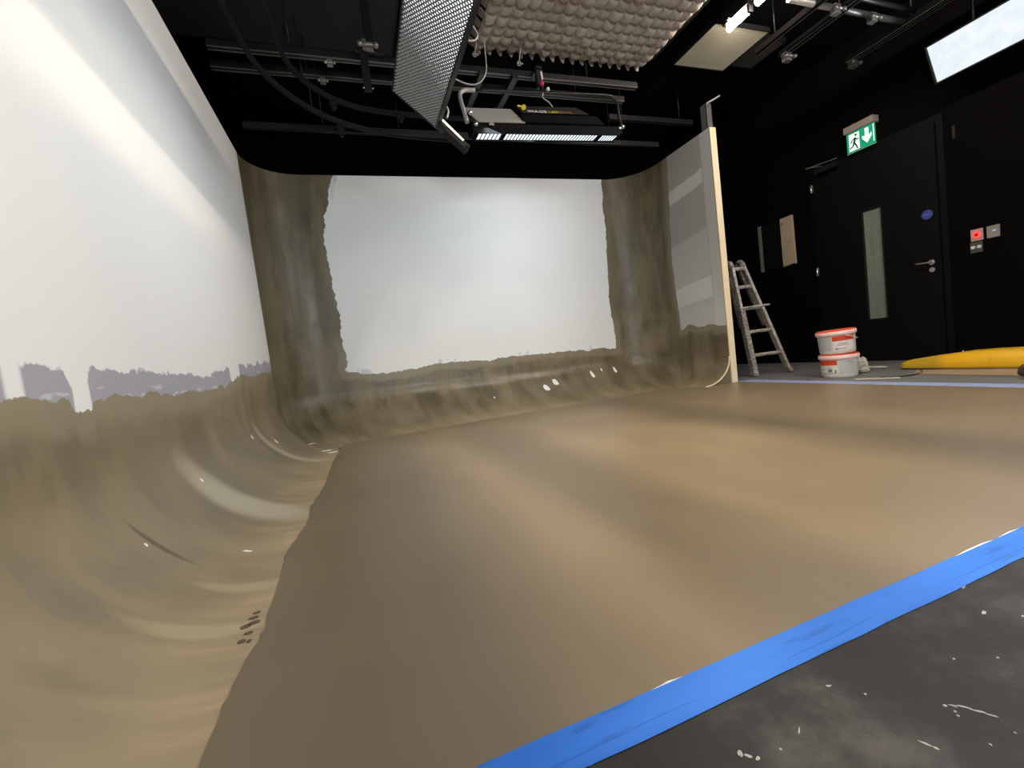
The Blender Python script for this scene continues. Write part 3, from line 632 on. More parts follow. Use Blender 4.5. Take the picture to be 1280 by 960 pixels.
k = NT('yellow_vinyl'); n1 = k.noise(k.pos, 2.2, 3); st_ = k.mul(k.step(k.noise(k.pos, 2.6, 4), 0.56, 0.66), 0.55)
c = k.mix(n1, lin((214, 156, 6)), lin((236, 184, 16))); c = k.mix(st_, c, lin((150, 116, 24))); c = k.mix(k.mul(k.step(k.y, 2.42, 2.56), 0.55), c, lin((130, 122, 30)))
M['yellow'] = k.out(c, 0.42)
ym = thing('crash_mat', 'long low yellow vinyl wedge lying on the floor at far right', 'mat', (5.15, 1.9, 0))
prof = [(2.79, 0.016, 0.072), (2.76, 0.012, 0.082), (2.66, 0.008, 0.100), (2.52, 0.004, 0.118), (2.38, 0.001, 0.137), (2.2, 0.001, 0.146), (1.95, 0.001, 0.150), (1.5, 0.001, 0.152), (1.0, 0.001, 0.15), (0.9, 0.001, 0.145)]
q = MB(); rings = []
for y, z0, z1 in prof:
    w0, w1 = 5.0 + 0.02 * (y < 2.6), 5.42; r_ = (z1 - z0) * 0.16
    ring = [(w0 + r_ * 0.2, y, z0), (w1, y, z0), (w1 + 0.02, y, z0 + r_), (w1, y, z1 - r_ * 0.5), (w1 - 0.06, y, z1), (w0 + 0.10, y, z1), (w0 + 0.03, y, z1 - r_ * 0.5), (w0, y, z0 + r_)]
    rings.append([q.bm.verts.new(p) for p in ring])
for a, b in zip(rings, rings[1:]):
    for i in range(8): q.bm.faces.new((a[i], a[(i + 1) % 8], b[(i + 1) % 8], b[i])).smooth = True
q.bm.faces.new(rings[0]); q.bm.faces.new(rings[-1][::-1])
q.build('vinyl_cover', M['yellow'], ym)
q = MB(); q.tube(smooth_path([(p[0] and 5.098, p[0], p[2] - 0.002) for p in prof], 3), 0.004, 6); q.build('seam', mat('yellow_seam', lin((226, 186, 60)), 0.5), ym)
q = MB(); q.tube([(5.12, 2.372, 0.136), (5.12, 2.362, 0.157)], 0.003, 6); q.build('pull_tab', M['white_plastic'], ym)
k = NT('cardboard'); c = k.mix(k.noise(k.pos, 4, 3), lin((136, 112, 88)), lin((164, 138, 108)))
q = MB(); q.prism([(4.66, 2.50, 0.001), (4.93, 2.62, 0.001), (4.94, 1.0, 0.001), (4.50, 1.0, 0.001), (4.54, 1.75, 0.001)], (0, 0, 0.006))
tag(q.build('cardboard_sheet', k.out(c, 0.7)), 'flat brown cardboard sheet in front of the yellow wedge', 'cardboard')
q = MB(); q.ball((0, 0, 0), 1.0, 4)
for v in q.bm.verts:
    x, y, z = v.co; p_ = lambda t: math.copysign(abs(t) ** 0.6, t); b_ = 1 + 0.05 * math.sin(7 * x + 3 * y) + 0.04 * math.sin(9 * y + 5 * z)
    v.co = V((4.45 + p_(x) * 0.085 * b_, 1.595 + p_(y) * 0.145 * b_, max(0.001, 0.060 + p_(z) * 0.060 * b_)))
for f_ in q.bm.faces: f_.smooth = True
o = q.build('sandbag', mat('brown_cloth', lin((84, 62, 54)), 0.8, vary=0.25))
tag(o, 'dark brown lumpy bag cut off by the right picture edge', 'bag')

# steel post above the end cap
pt = thing('steel_post', 'short steel channel post rising from the return wall top', 'post', (3.96, 3.85, H))
q = MB(); q.box((3.905, 3.82, H), (3.911, 3.90, 3.06)); q.box((3.905, 3.82, H), (3.985, 3.826, 3.06)); q.box((3.979, 3.82, H), (3.985, 3.86, 3.06)); q.build('channel', M['rail_lip'], pt)
q = MB(); q.bar((3.93, 3.84, 3.06), (4.08, 3.80, 3.13), 0.04, 0.012); q.build('arm', M['grey_tube'], pt)

# ------------------------------------------------------------------ ceiling rig
def clamp_mesh(q, c, s=1.0):
    x, y, z = c
    q.box((x - 0.03 * s, y - 0.02 * s, z - 0.035 * s), (x + 0.03 * s, y + 0.02 * s, z + 0.03 * s))
    q.tube([(x - 0.045 * s, y - 0.028 * s, z - 0.01), (x + 0.045 * s, y - 0.028 * s, z - 0.01)], 0.011 * s, 8)
    q.ball((x - 0.045 * s, y - 0.03 * s, z - 0.012), 0.017 * s, 2); q.ball((x + 0.045 * s, y - 0.03 * s, z - 0.012), 0.017 * s, 2)
def rail_x(x0, x1, y, z, label, clamps=(), lip='rail_lip', name='ceiling_rail', w=0.05):
    t = thing(name, label, 'rail', ((x0 + x1) / 2, y, z), 'ceiling rails')
    q = MB(); q.box((x0, y - w / 2, z), (x1, y + w / 2, z + 0.05)); q.build('channel', M['rail_metal'] if lip == 'rail_metal' else M['black_metal'], t)
    for s in (-1, 1):
        q = MB(); q.box((x0, y + s * (w / 2 - 0.004) - 0.004, z - 0.006), (x1, y + s * (w / 2 - 0.004) + 0.004, z)); q.build('lip', M[lip], t)
    for c in clamps:
        q = MB(); clamp_mesh(q, (c, y, z - 0.03), 0.75); q.build('clamp', M['clamp'], t)
    rods([((x, y, z + 0.05), (x, y, CZ)) for x in (x0 + 0.15 * (x1 - x0), x0 + 0.85 * (x1 - x0))], 0.006, M['black_metal'], t)
    return t
def rail_y(y0, y1, x, z, label, clamps=(), lip='rail_lip', w=0.05, lips=(-1, 1)):
    t = thing('ceiling_rail', label, 'rail', (x, (y0 + y1) / 2, z), 'ceiling rails')
    q = MB(); q.box((x - w / 2, y0, z), (x + w / 2, y1, z + 0.05)); q.build('channel', M['black_paint'], t)
    for s in lips:
        q = MB(); q.box((x + s * (w / 2 - 0.003) - 0.0025, y0, z - 0.006), (x + s * (w / 2 - 0.003) + 0.0025, y1, z)); q.build('lip', M[lip], t)
    for c in clamps:
        q = MB(); clamp_mesh(q, (x, c, z - 0.03), 1.3); q.build('clamp', M['clamp'], t)
    rods([((x, y, z + 0.05), (x, y, CZ)) for y in (y0 + 0.15 * (y1 - y0), y0 + 0.85 * (y1 - y0))], 0.006, M['black_metal'], t)
    return t
rail_x(-0.74, 3.1, 3.91, 3.20, 'upper twin-lipped black rail crossing left of the honeycomb light', (0.12,))
rail_x(-0.78, 3.1, 4.15, 3.20, 'second twin-lipped black rail just below the upper rail at left', (0.05,))
rail_x(-0.69, 3.9, 4.62, 2.98, 'lowest long black rail above the back wall top', (), 'rail_metal', w=0.04)
rail_x(3.1, 4.3, 4.45, 3.18, 'short grey rail at right above the back wall corner', (), 'rail_metal')
for (x, ya, yb, z, lb) in ((1.41, 3.85, 4.45, 3.18, 'dark cross bar joining the rails left of the bar light'), (1.73, 3.86, 4.45, 3.18, 'dark cross bar joining the rails above the silver plate')):
    q = MB(); q.bar((x, ya, z), (x, yb, z), 0.055, 0.05); tag(q.build('cross_bar', M['rail_metal']), lb, 'bar')
hb = thing('drop_bracket', 'black vertical drop bracket with chrome clamp left of the honeycomb light', 'bracket', (0.42, 3.9, CZ))
q = MB(); q.box((0.42, 3.80, 3.30), (0.48, 3.86, CZ)); q.build('upper_post', M['dark_grey'], hb)
q = MB(); q.box((0.36, 3.83, 2.93), (0.42, 3.87, 3.29)); q.build('lower_post', M['dark_grey'], hb)
q = MB(); clamp_mesh(q, (0.43, 3.835, 3.28), 1.4); q.build('clamp', M['clamp'], hb)
q = MB(); q.box((0.33, 3.82, 3.23), (0.55, 3.88, 3.26)); q.build('crossplate', M['black_metal'], hb)
for x in (0.355, 0.428):
    q = MB(); q.ball((x, 3.83, 2.945), 0.009, 1); q.build('bolt', M['chrome'], hb)

def track(pts, z, label, hangs):
    t = thing('curtain_track', label, 'track', (pts[2][0], pts[2][1], z), 'curved curtain tracks')
    P = smooth_path([(a, b, z) for a, b in pts], 8); q = MB()
    for a, b in zip(P, P[1:]):
        d = (b - a).normalized(); q.bar(a - d * 0.002, b + d * 0.002, 0.022, 0.045)
    q.build('track_profile', M['dark_grey'], t)
    for x, y, h_ in hangs:
        q = MB(); q.box((x - 0.03, y - 0.02, z - h_), (x + 0.03, y + 0.02, z)); q.box((x - 0.015, y - 0.012, z - h_ - 0.03), (x + 0.015, y + 0.012, z - h_)); q.build('track_hanger', M['dark_grey'], t)
    rods([(P[i], (P[i].x, P[i].y, CZ)) for i in (8, len(P) // 2, len(P) - 9)], 0.006, M['black_metal'], t)
track([(-0.30, 2.2), (-0.275, 2.9), (-0.249, 3.387), (-0.193, 3.864), (0.013, 4.197), (0.346, 4.40), (0.876, 4.47), (1.5, 4.48)], 3.10, 'inner curved black curtain track sweeping round the corner at upper left', [(0.11, 4.29, 0.07), (0.72, 4.44, 0.06)])
track([(-0.52, 2.4), (-0.48, 3.2), (-0.40, 3.75), (-0.20, 4.13), (0.07, 4.40), (0.37, 4.56), (0.72, 4.65), (1.3, 4.70)], 2.99, 'outer curved black curtain track nearest the left corner', [(0.15, 4.47, 0.10)])

# ceiling beam, panels, right-hand rails
tag(bx('ceiling_beam', (3.68, -2.5, 3.56), (3.80, 5.4, 3.76), M['black_paint']), 'heavy black ceiling beam running beside the quilted panel', 'beam')
k = NT('ribbed_panel'); w_ = k.math('SINE', k.mul(k.y, 330.0)); M['raft'] = k.out(k.mix(k.step(w_, -0.4, 0.6), (0.50, 0.47, 0.36), (0.66, 0.62, 0.48)), 0.45, 0, w_, 0.5, 0.004)
def raft(x0, x1, y0, y1, z, m, label):
    t = thing('ceiling_panel', label, 'panel', ((x0 + x1) / 2, (y0 + y1) / 2, z), 'ceiling panels')
    bx('panel_face', (x0 + 0.01, y0 + 0.01, z), (x1 - 0.01, y1 - 0.01, z + 0.03), m, t)
    q = MB(); q.box((x0, y0, z - 0.006), (x0 + 0.012, y1, z + 0.04)); q.box((x1 - 0.012, y0, z - 0.006), (x1, y1, z + 0.04)); q.box((x0, y1 - 0.012, z - 0.006), (x1, y1, z + 0.04)); q.box((x0, y0, z - 0.006), (x1, y0 + 0.012, z + 0.04)); q.build('panel_edge', M['rail_metal'], t)
    rods([((x, (y0 + y1) / 2, z + 0.03), (x, (y0 + y1) / 2, CZ)) for x in (x0 + 0.1, x1 - 0.1)], 0.005, M['black_metal'], t)
raft(3.62, 4.32, 3.33, 3.94, 3.505, M['raft'], 'ribbed pale ceiling panel lit by the tube lamp beside it')
raft(4.42, 4.76, 3.5, 3.95, 3.58, mat('grey_raft', (0.07, 0.068, 0.062), 0.5), 'dim grey ceiling panel right of the lit ribbed panel')
raft(-1.15, 0.72, 3.55, 4.42, 3.62, mat('dark_raft', (0.022, 0.0215, 0.021), 0.6), 'wide dark grey ceiling panel at upper left above the rails')
raft(2.95, 3.40, 3.1, 3.95, 3.55, mat('charcoal_raft', (0.03, 0.03, 0.03), 0.6), 'charcoal ceiling panel between quilted panel and heavy beam')
rail_y(-0.5, 3.38, 4.50, 3.30, 'twin-line rail with bright clamp right of the tube lamps', (3.32,), w=0.06)
rail_y(2.0, 3.38, 4.17, 3.30, 'single-line thin rail nearest the tube lamps', (), w=0.04, lips=(1,))
t = rail_y(-0.5, 3.32, 5.42, 3.30, 'three-line rail left of the bright soft panel', (3.28,), w=0.10, lips=(-1, 0, 1))
def pipe(a, b, r, label, m, clamps=()):
    t = thing('grid_pipe', label, 'pipe', ((V(a) + V(b)) / 2), 'grid pipes'); q = MB(); q.tube([a, b], r, 12); q.build('pipe_tube', M[m], t)
    for c in clamps:
        q = MB(); clamp_mesh(q, c, 1.2); q.build('clamp', M['clamp'], t)
pipe((3.86, 2.79, 3.33), (5.36, 2.79, 3.33), 0.026, 'steel grid pipe crossing beyond the tube lamps at top right', 'rail_lip', ((4.40, 2.77, 3.30), (4.88, 2.77, 3.29)))
pipe((3.86, 2.69, 3.36), (5.36, 2.69, 3.36), 0.02, 'thinner grid pipe just above the steel grid pipe', 'rail_metal')

# unseen board and pipes added under the strip light to cast floor stripes
tag(bx('added_baffle', (0.97, -0.6, 2.69), (1.118, 2.24, 2.71), M['black_paint']), 'unseen black board added to shade the left of the floor', 'baffle')
pipe((1.222, -0.6, 2.70), (1.222, 2.24, 2.70), 0.024, 'slim unseen black pipe added to cast a thin floor stripe', 'black_metal')
pipe((1.51, -0.6, 2.70), (1.51, 2.24, 2.70), 0.034, 'stout unseen black pipe added to cast the right floor band', 'black_metal')
# warm tube lamps
def tube_lamp(y0, y1, label):
    t = thing('tube_lamp', label, 'lamp', (3.69, (y0 + y1) / 2, 3.4), 'tube lamps along the ceiling beam')
    q = MB(); q.tube([(3.69, y0, 3.40), (3.69, y1, 3.40)], 0.03, 12); q.build('lamp_tube', M['tube_glow'], t)
    q = MB(); q.box((3.65, y0 - 0.03, 3.435), (3.73, y1 + 0.03, 3.555)); q.box((3.665, y0 - 0.03, 3.37), (3.715, y0 - 0.005, 3.44)); q.box((3.67, y1 + 0.004, 3.41), (3.71, y1 + 0.02, 3.44)); q.build('housing', M['black_metal'], t)
tube_lamp(3.04, 3.26, 'short warm tube lamp shining beside the lit ribbed ceiling panel')
tube_lamp(1.75, 2.95, 'warm tube lamp cut off by the top picture edge')
tube_lamp(0.45, 1.65, 'warm tube lamp hidden above the frame, second from the beam end')
tube_lamp(-0.85, 0.35, 'warm tube lamp hidden above the frame, nearest the camera')
q = MB(); q.bar((3.60, 3.18, 3.42), (3.67, 3.18, 3.42), 0.02, 0.01); tag(q.build('lamp_bracket', M['grey_tube']), 'small bright bracket left of the short tube lamp', 'bracket')

# soft panel by the right wall
sp_ = thing('soft_panel', 'big bright white soft light panel at upper right', 'light', (5.5, 1.9, 2.9))
e = V((0.13, 0, -0.30)).normalized(); nn = V((-0.30, 0, -0.13)).normalized(); cs = V((5.52, 1.80, 2.862))
q = MB(); q.obox(cs, e, (0, 1, 0), nn, 0.165, 0.86, 0.004); q.build('diffuser', M['soft_glow'], sp_)
area_light('soft_panel_beam', cs + nn * 0.012, cs + nn, 0.33, 1.72, W_SOFT, (0.93, 0.98, 1.0), 170).rotation_euler = Matrix((e, V((0, 1, 0)), -nn)).transposed().to_euler()
q = MB(); q.obox(cs - nn * 0.06, e, (0, 1, 0), nn, 0.17, 0.87, 0.052)
q.build('housing', M['black_metal'], sp_)
q = MB()
for s in (-1, 1): q.obox(cs + e * s * 0.172, e, (0, 1, 0), nn, 0.006, 0.875, 0.012)
for s in (-1, 1): q.obox(cs + V((0, s * 0.87, 0)), e, (0, 1, 0), nn, 0.172, 0.006, 0.012)
q.build('frame', M['black_metal'], sp_)
for y in (1.2, 2.4):
    q = MB(); q.tube([cs - nn * 0.1 + V((0, y - 1.8, 0)), (cs.x + 0.1, y, CZ)], 0.012, 8); q.build('yoke', M['black_metal'], sp_)

# honeycomb light panel aimed at the left wall
hc = thing('honeycomb_light', 'long white honeycomb light panel hanging over the left of the stage', 'light', (0.67, 2.5, 2.7))
pU = V((0.528, 0, 2.686)); pL = V((0.815, 0, 2.436)); e = (pL - pU).normalized(); W = (pL - pU).length; nn = V((-(pU.z - pL.z), 0, -(pL.x - pU.x))).normalized()
y0, y1 = 1.55, 3.40
def hp(a, y, o=0.0): return pU + e * a + V((0, y, 0)) + nn * o
pitch = 0.0215; R6 = pitch / math.sqrt(3); edges = {}; depth = 0.0126
row = 0; yy = y0 + R6
while yy < y1 - R6 * 0.6:
    a = pitch / 2 + (pitch / 2 if row % 2 else 0)
    while a < W - pitch * 0.3:
        vs_ = [(round(a + R6 * math.sin(PI / 3 * i), 5), round(yy + R6 * math.cos(PI / 3 * i), 5)) for i in range(6)]
        for i in range(6):
            p, r_ = vs_[i], vs_[(i + 1) % 6]; key = tuple(sorted(((round(p[0], 3), round(p[1], 3)), (round(r_[0], 3), round(r_[1], 3)))))
            edges[key] = (p, r_)
        a += pitch
    yy += R6 * 1.5; row += 1
verts, faces = [], []
for p, r_ in edges.values():
    p = (min(max(p[0], 0), W), min(p[1], y1)); r_ = (min(max(r_[0], 0), W), min(r_[1], y1)); b = len(verts)
    verts += [hp(*p, 0), hp(*r_, 0), hp(*r_, depth), hp(*p, depth)]; faces.append((b, b + 1, b + 2, b + 3))
    dx, dy = r_[0] - p[0], r_[1] - p[1]; Ln = math.hypot(dx, dy) or 1.0; ox, oy = -dy / Ln * 0.0022, dx / Ln * 0.0022; b = len(verts)
    verts += [hp(p[0] + ox, p[1] + oy, depth), hp(r_[0] + ox, r_[1] + oy, depth), hp(r_[0] - ox, r_[1] - oy, depth), hp(p[0] - ox, p[1] - oy, depth)]; faces.append((b, b + 1, b + 2, b + 3))
me = bpy.data.meshes.new('honeycomb_grid'); me.from_pydata(verts, [], faces); me.materials.append(M['foil'])
o = bpy.data.objects.new('honeycomb_grid', me); COL.objects.link(o); o.parent = hc; o.matrix_parent_inverse = hc.matrix_basis.inverted(); o['kind'] = 'stuff'
AY = (0, 1, 0); mid = hp(W / 2, (y0 + y1) / 2)
area_light('honeycomb_beam', mid + nn * 0.03, mid + nn, W, y1 - y0, W_COMB, (0.88, 0.95, 1.0), 130).rotation_euler = Matrix((e, V(AY), -nn)).transposed().to_euler()
q = MB(); q.obox(mid - nn * 0.006, e, AY, nn, W / 2, (y1 - y0) / 2, 0.003); q.build('light_sheet', M['comb_glow'], hc)
q = MB(); q.obox(mid - nn * 0.05, e, AY, nn, W / 2 + 0.004, (y1 - y0) / 2 + 0.004, 0.04); q.build('housing', M['black_metal'], hc)
q = MB()
q.obox(hp(-0.004, (y0 + y1) / 2, 0.002), e, AY, nn, 0.004, (y1 - y0) / 2 + 0.008, 0.014); q.obox(hp(W + 0.004, (y0 + y1) / 2, 0.002), e, AY, nn, 0.006, (y1 - y0) / 2 + 0.008, 0.016)
q.obox(hp(W / 2, y1 + 0.004, 0.002), e, AY, nn, W / 2 + 0.008, 0.004, 0.014); q.obox(hp(W / 2, y0 - 0.004, 0.002), e, AY, nn, W / 2 + 0.008, 0.004, 0.014)
q.build('frame', M['black_metal'], hc)
rods([(hp(W / 2, y, -0.085), (0.80, y, CZ)) for y in (2.2, 3.1)], 0.014, M['black_metal'], hc, 'yoke_rod')
q = MB(); q.obox(V((0.885, 3.44, 2.44)), e, AY, nn, 0.075, 0.03, 0.028); q.build('ballast_box', M['black_metal'], hc, 0.004)
q = MB(); q.bar((0.86, 3.40, 2.475), (1.01, 3.40, 2.325), 0.05, 0.018, up=nn); o = q.build('latch_plate', M['silver'], hc); o['label'] = 'silver latch plate'
q = MB(); q.obox(V((0.965, 3.43, 2.35)), e, AY, nn, 0.11, 0.045, 0.022); q.ball((1.035, 3.385, 2.285), 0.012, 2); q.build('end_flap', M['dark_grey'], hc, 0.003)
q = MB(); q.tube(smooth_path([(0.90, 3.40, 2.62), (0.925, 3.40, 2.56), (0.905, 3.40, 2.50)], 5), 0.008, 8); o = q.build('cable_loop', M['grey_tube'], hc); o['label'] = 'grey cable loop'
q = MB(); q.ball((0.905, 3.38, 2.655), 0.011, 2); o = q.build('knob', M['red'], hc); o['label'] = 'small red knob'
q = MB(); q.tube(smooth_path([(0.885, 3.4, 2.895), (0.96, 3.4, 2.835), (1.05, 3.4, 2.79), (1.144, 3.4, 2.771), (1.22, 3.4, 2.80), (1.27, 3.4, 2.87), (1.285, 3.4, 2.95), (1.29, 3.4, 3.15)], 6), 0.0055, 8)
tag(q.build('hanging_cable', M['grey_tube']), 'pale cable looping below the rails right of the honeycomb light', 'cable')
q = MB(); q.tube(smooth_path([(1.10, 3.3, 3.22), (1.165, 3.3, 3.16), (1.205, 3.3, 3.09), (1.17, 3.3, 3.04), (1.07, 3.3, 3.035)], 6), 0.007, 8)
tag(q.build('hanging_cable', mat('pale_cable', (0.6, 0.57, 0.48), 0.5)), 'short pale hooked cable by the quilted panel edge', 'cable')

# quilted overhead panel
QX0, QX1, QY0, QY1, QZ = 1.355, 3.18, 2.15, 3.90, 3.40
qt = thing('quilted_panel', 'large brown-grey quilted panel hanging level under the ceiling', 'panel', ((QX0 + QX1) / 2, 3.0, QZ))
NXq, NYq, SUB = 17, 16, 10; nx, ny = NXq * SUB, NYq * SUB; verts, faces = [], []
rnd = [[random.uniform(0.7, 1.25) for _ in range(NYq + 1)] for _ in range(NXq + 1)]; tx = [[(random.uniform(-1, 1), random.uniform(-1, 1)) for _ in range(NYq + 1)] for _ in range(NXq + 1)]
for i in range(nx + 1):
    for j in range(ny + 1):
        a, b = i / SUB, j / SUB; ia, ib = min(int(a), NXq - 1), min(int(b), NYq - 1); fa, fb = a - ia, b - ib
        hgt = (max(0, math.sin(PI * fa)) * max(0, math.sin(PI * fb))) ** 0.40
        t_ = tx[ia][ib]; sag = 0.040 * rnd[ia][ib] * hgt * (1 + 0.22 * (t_[0] * (fa - 0.5) + t_[1] * (fb - 0.5))) + 0.004 * math.sin(40 * a + 9 * b + ia * 3) * hgt
        edge_ = max(0, 1 - b_ / 2.0) if (b_ := NYq - b) < 2 else 0
        verts.append((QX0 + (QX1 - QX0) * i / nx, QY0 + (QY1 - QY0) * j / ny, QZ - sag + 0.04 * edge_ ** 2))
for i in range(nx):
    for j in range(ny): a = i * (ny + 1) + j; faces.append((a, a + 1, a + ny + 2, a + ny + 1))
me = bpy.data.meshes.new('quilt'); me.from_pydata(verts, [], faces)
for p in me.polygons: p.use_smooth = True
k = NT('quilt_satin'); cr = k.noise(k.pos, 40, 4, 0.6, (1, 2, 1)); me.materials.append(k.out(k.mix(k.noise(k.pos, 7, 3), (0.36, 0.305, 0.26), (0.54, 0.46, 0.395)), 0.42, 0.1, cr, 0.35, 0.006))
o = bpy.data.objects.new('quilt', me); COL.objects.link(o); o.parent = qt; o.matrix_parent_inverse = qt.matrix_basis.inverted()
M['quilt_dark'] = mat('quilt_fringe', (0.30, 0.27, 0.21), 0.3, 0.4)
for i in range(NXq):       # gathered tags along the far hem and left hem
    x = QX0 + (i + 0.5) * (QX1 - QX0) / NXq; q = MB()
    q.prism([(x - 0.03, QY1, QZ + 0.03), (x + 0.03, QY1, QZ + 0.03), (x + 0.012 + 0.02 * random.random(), QY1 + 0.02, QZ - 0.015), (x - 0.004, QY1 + 0.015, QZ - 0.005)], (0, 0.012, 0.0)); q.build('hem_tuft', me.materials[0], qt)
for j in range(NYq):
    y = QY0 + (j + 0.5) * (QY1 - QY0) / NYq; q = MB()
    q.hexa([(QX0 - 0.01, y - 0.042, QZ + 0.01), (QX0, y - 0.042, QZ + 0.01), (QX0, y + 0.03, QZ + 0.01), (QX0 - 0.01, y + 0.03, QZ + 0.01), (QX0 - 0.085, y - 0.035, QZ + 0.09), (QX0 - 0.07, y - 0.035, QZ + 0.09), (QX0 - 0.07, y + 0.035, QZ + 0.09), (QX0 - 0.085, y + 0.035, QZ + 0.09)]); q.build('side_pleat', M['quilt_dark'], qt)
q = MB(); q.box((QX0 + 0.01, QY0, QZ + 0.10), (QX1 - 0.01, QY1 - 0.01, QZ + 0.14)); q.build('backing_frame', M['black_metal'], qt)
rods([((x, y, QZ + 0.10), (x, y, CZ)) for x in (1.7, 2.9) for y in (2.5, 3.6)], 0.01, M['black_metal'], qt)
for c in ((1.305, 3.70, 3.22), (1.70, 3.68, 3.17)):
    q = MB(); clamp_mesh(q, c, 0.5); q.tube([c, (c[0] + 0.08, c[1] + 0.02, QZ + 0.12)], 0.006, 6); q.build('clamp', M['clamp'], qt)

# cool bar light in front of the back wall
area_light('bar_wash', (1.89, 3.72, 2.50), (1.45, 5.14, 1.25), 1.30, 0.09, W_BAR, COOL, 150)
bl = thing('bar_light', 'black overhead bar light with three cool lit segments and silver plate', 'light', (1.89, 3.65, 2.5))
ZB = 2.515; YA, YBk = 3.575, 3.668
def sg_(x0, x1, n, zl, zr):
    w = (x1 - x0) / n; qe = MB(); qf = MB()
    for i in range(n):
        xa, xb = x0 + w * i + w * 0.12, x0 + w * (i + 1) - w * 0.12; z = zl + (zr - zl) * (i + 0.5) / n
        qe.box((xa, YA, z), (xb, YBk, z + 0.006))
    for i in range(n + 1):
        x = x0 + w * i; z = zl + (zr - zl) * i / n; qf.box((x - w * 0.12, YA - 0.004, z - 0.006), (x + w * 0.12, YBk + 0.004, z + 0.012))
    z = (zl + zr) / 2
    o = qe.build('led_segment', M['bar_glow'], bl); o['kind'] = 'stuff'
    o2 = qf.build('louvre', M['black_metal'], bl); o2['kind'] = 'stuff'
TL = 0.045   # the bar hangs a little lower at its left end
zx = lambda x: 2.487 + (x - 1.2) / 1.37 * TL
sg_(1.205, 1.412, 6, zx(1.205), zx(1.412)); sg_(1.452, 2.355, 29, zx(1.452), zx(2.355)); sg_(2.402, 2.565, 6, zx(2.402), zx(2.565))
def skew_box(name, x0, x1, ya, yb, z0, z1, m, bevel=0.0, y_top=None):
    d0, d1 = zx(x0) - 2.487, zx(x1) - 2.487; yt = ya if y_top is None else y_top; q = MB()
    q.hexa([(x0, ya, z0 + d0), (x1, ya, z0 + d1), (x1, yb, z0 + d1), (x0, yb, z0 + d0), (x0, yt, z1 + d0), (x1, yt, z1 + d1), (x1, yb + 0.04, z1 + d1), (x0, yb + 0.04, z1 + d0)])
    return q.build(name, m, bl, bevel)
skew_box('fixture_body', 1.16, 2.62, 3.565, 3.69, 2.50, 2.565, M['black_paint'])
skew_box('lower_lip', 1.19, 2.59, 3.675, 3.685, 2.478, 2.50, M['black_paint'])
skew_box('lower_lip', 1.19, 2.59, 3.562, 3.567, 2.482, 2.50, M['black_paint'])
q = MB(); q.hexa([(1.215, 3.56, 2.575), (1.64, 3.56, 2.59), (1.64, 3.575, 2.59), (1.215, 3.575, 2.575), (1.165, 3.76, 2.80), (1.60, 3.76, 2.815), (1.60, 3.775, 2.815), (1.165, 3.775, 2.80)]); o = q.build('reflector_plate', M['silver'], bl); o['label'] = 'silver sheet metal plate'
q = MB(); q.hexa([(1.62, 3.57, 2.60), (2.45, 3.57, 2.62), (2.45, 3.75, 2.62), (1.62, 3.75, 2.60), (1.63, 3.62, 2.70), (2.40, 3.62, 2.725), (2.40, 3.80, 2.735), (1.63, 3.80, 2.71)]); bb = q.build('ballast_box', M['black_paint'], bl, 0.006)
q = MB(); q.hexa([(1.66, 3.625, 2.712), (2.33, 3.625, 2.735), (2.33, 3.64, 2.735), (1.66, 3.64, 2.712), (1.65, 3.75, 2.84), (2.26, 3.75, 2.865), (2.26, 3.765, 2.865), (1.65, 3.765, 2.84)]); o = q.build('ballast_lid', mat('brown_black', (0.02, 0.017, 0.015), 0.5), bl)
def text(body, loc, size, m, parent, xs=1.0):
    cu = bpy.data.curves.new('lettering', 'FONT'); cu.body = body; cu.size = size; cu.extrude = 0.0008; cu.space_character = 1.1
    tmp = bpy.data.objects.new('lettering', cu); COL.objects.link(tmp)
    bpy.context.view_layer.update(); me_ = bpy.data.meshes.new_from_object(tmp.evaluated_get(bpy.context.evaluated_depsgraph_get()))
    bpy.data.objects.remove(tmp); me_.materials.clear(); me_.materials.append(m)
    Rm = Matrix.Rotation(math.radians(52), 4, 'X'); Ry = Matrix.Rotation(math.radians(-1.9), 4, 'Y')
    me_.transform(Matrix.Translation(loc) @ Ry @ Rm @ Matrix.Scale(xs, 4, (1, 0, 0)))
    o = bpy.data.objects.new('lettering', me_); COL.objects.link(o); o.parent = parent
    o.matrix_parent_inverse = mw(parent).inverted(); return o
M['print_white'] = mat('print_white', (0.8, 0.8, 0.8), 0.5); M['print_yellow'] = mat('print_yellow', (0.75, 0.6, 0.05), 0.5); M['print_brown'] = mat('print_brown', (0.35, 0.22, 0.10), 0.5)
text('IMAGE', (1.70, 3.612, 2.712), 0.060, M['print_white'], bb); text('L80', (1.905, 3.612, 2.719), 0.060, M['print_yellow'], bb); text('DMX', (2.01, 3.612, 2.722), 0.055, M['print_brown'], bb)
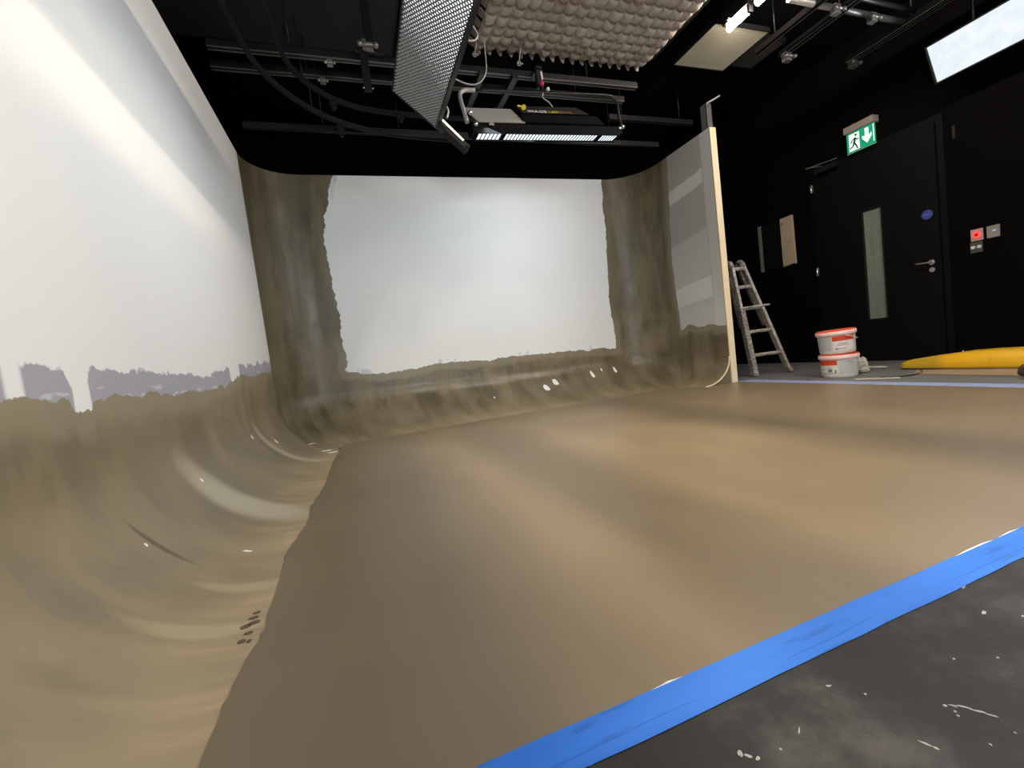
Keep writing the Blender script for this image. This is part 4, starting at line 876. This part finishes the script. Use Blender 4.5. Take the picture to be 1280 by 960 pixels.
q = MB(); q.tube([(1.675, 3.636, 2.765), (1.675, 3.640, 2.769)], 0.022, 16); q.bar((1.62, 3.64, 2.778), (1.68, 3.64, 2.772), 0.006, 0.012); q.build('emblem', M['print_yellow'], bb)
pathY = [(1.135, 3.62, 2.60), (1.13, 3.66, 2.72), (1.125, 3.70, 2.84), (1.14, 3.71, 2.895), (1.19, 3.72, 2.925), (1.27, 3.72, 2.93)]
q = MB(); q.tube(smooth_path(pathY, 6), 0.018, 12); o = q.build('yoke', M['grey_tube'], bl); o['label'] = 'grey bent tube end of the yoke'
q = MB(); q.tube(smooth_path([(1.27, 3.72, 2.93), (1.9, 3.72, 2.955), (2.58, 3.72, 2.985), (2.66, 3.72, 2.96), (2.69, 3.70, 2.90), (2.67, 3.66, 2.75), (2.66, 3.62, 2.62)], 6), 0.013, 10); q.build('yoke', M['rail_metal'], bl)
for x, y, z in ((1.16, 3.58, 2.66), (1.19, 3.56, 2.555), (2.655, 3.60, 2.63), (2.60, 3.58, 2.60)):
    q = MB(); q.ball((x, y, z), 0.020, 2); q.build('knob', M['chrome'], bl)
q = MB(); q.tube([(1.92, 3.72, 2.955), (1.93, 3.78, 3.06)], 0.016, 8); q.box((1.90, 3.76, 3.03), (1.96, 3.80, 3.2)); q.box((1.90, 3.76, 3.19), (1.96, 3.93, 3.22)); q.build('spigot', M['black_metal'], bl)
q = MB(); q.ball((1.925, 3.73, 3.045), 0.022, 2, (1, 1, 1.2)); o = q.build('release_knob', M['red'], bl); o['label'] = 'red release knob'
q = MB(); q.bar((1.92, 3.70, 3.06), (1.915, 3.70, 3.13), 0.014, 0.014); q.ball((1.96, 3.69, 2.975), 0.018, 2); o = q.build('pin', M['white_plastic'], bl); o['label'] = 'white pin'
q = MB(); q.tube(smooth_path([(1.90, 3.68, 2.93), (1.89, 3.67, 2.88), (1.94, 3.66, 2.84), (1.97, 3.66, 2.80)], 5), 0.005, 6); o = q.build('power_cable', M['grey_tube'], bl)
q = MB(); q.box((1.30, 3.545, 2.545), (1.345, 3.55, 2.575)); q.build('latch', M['chrome'], bl)
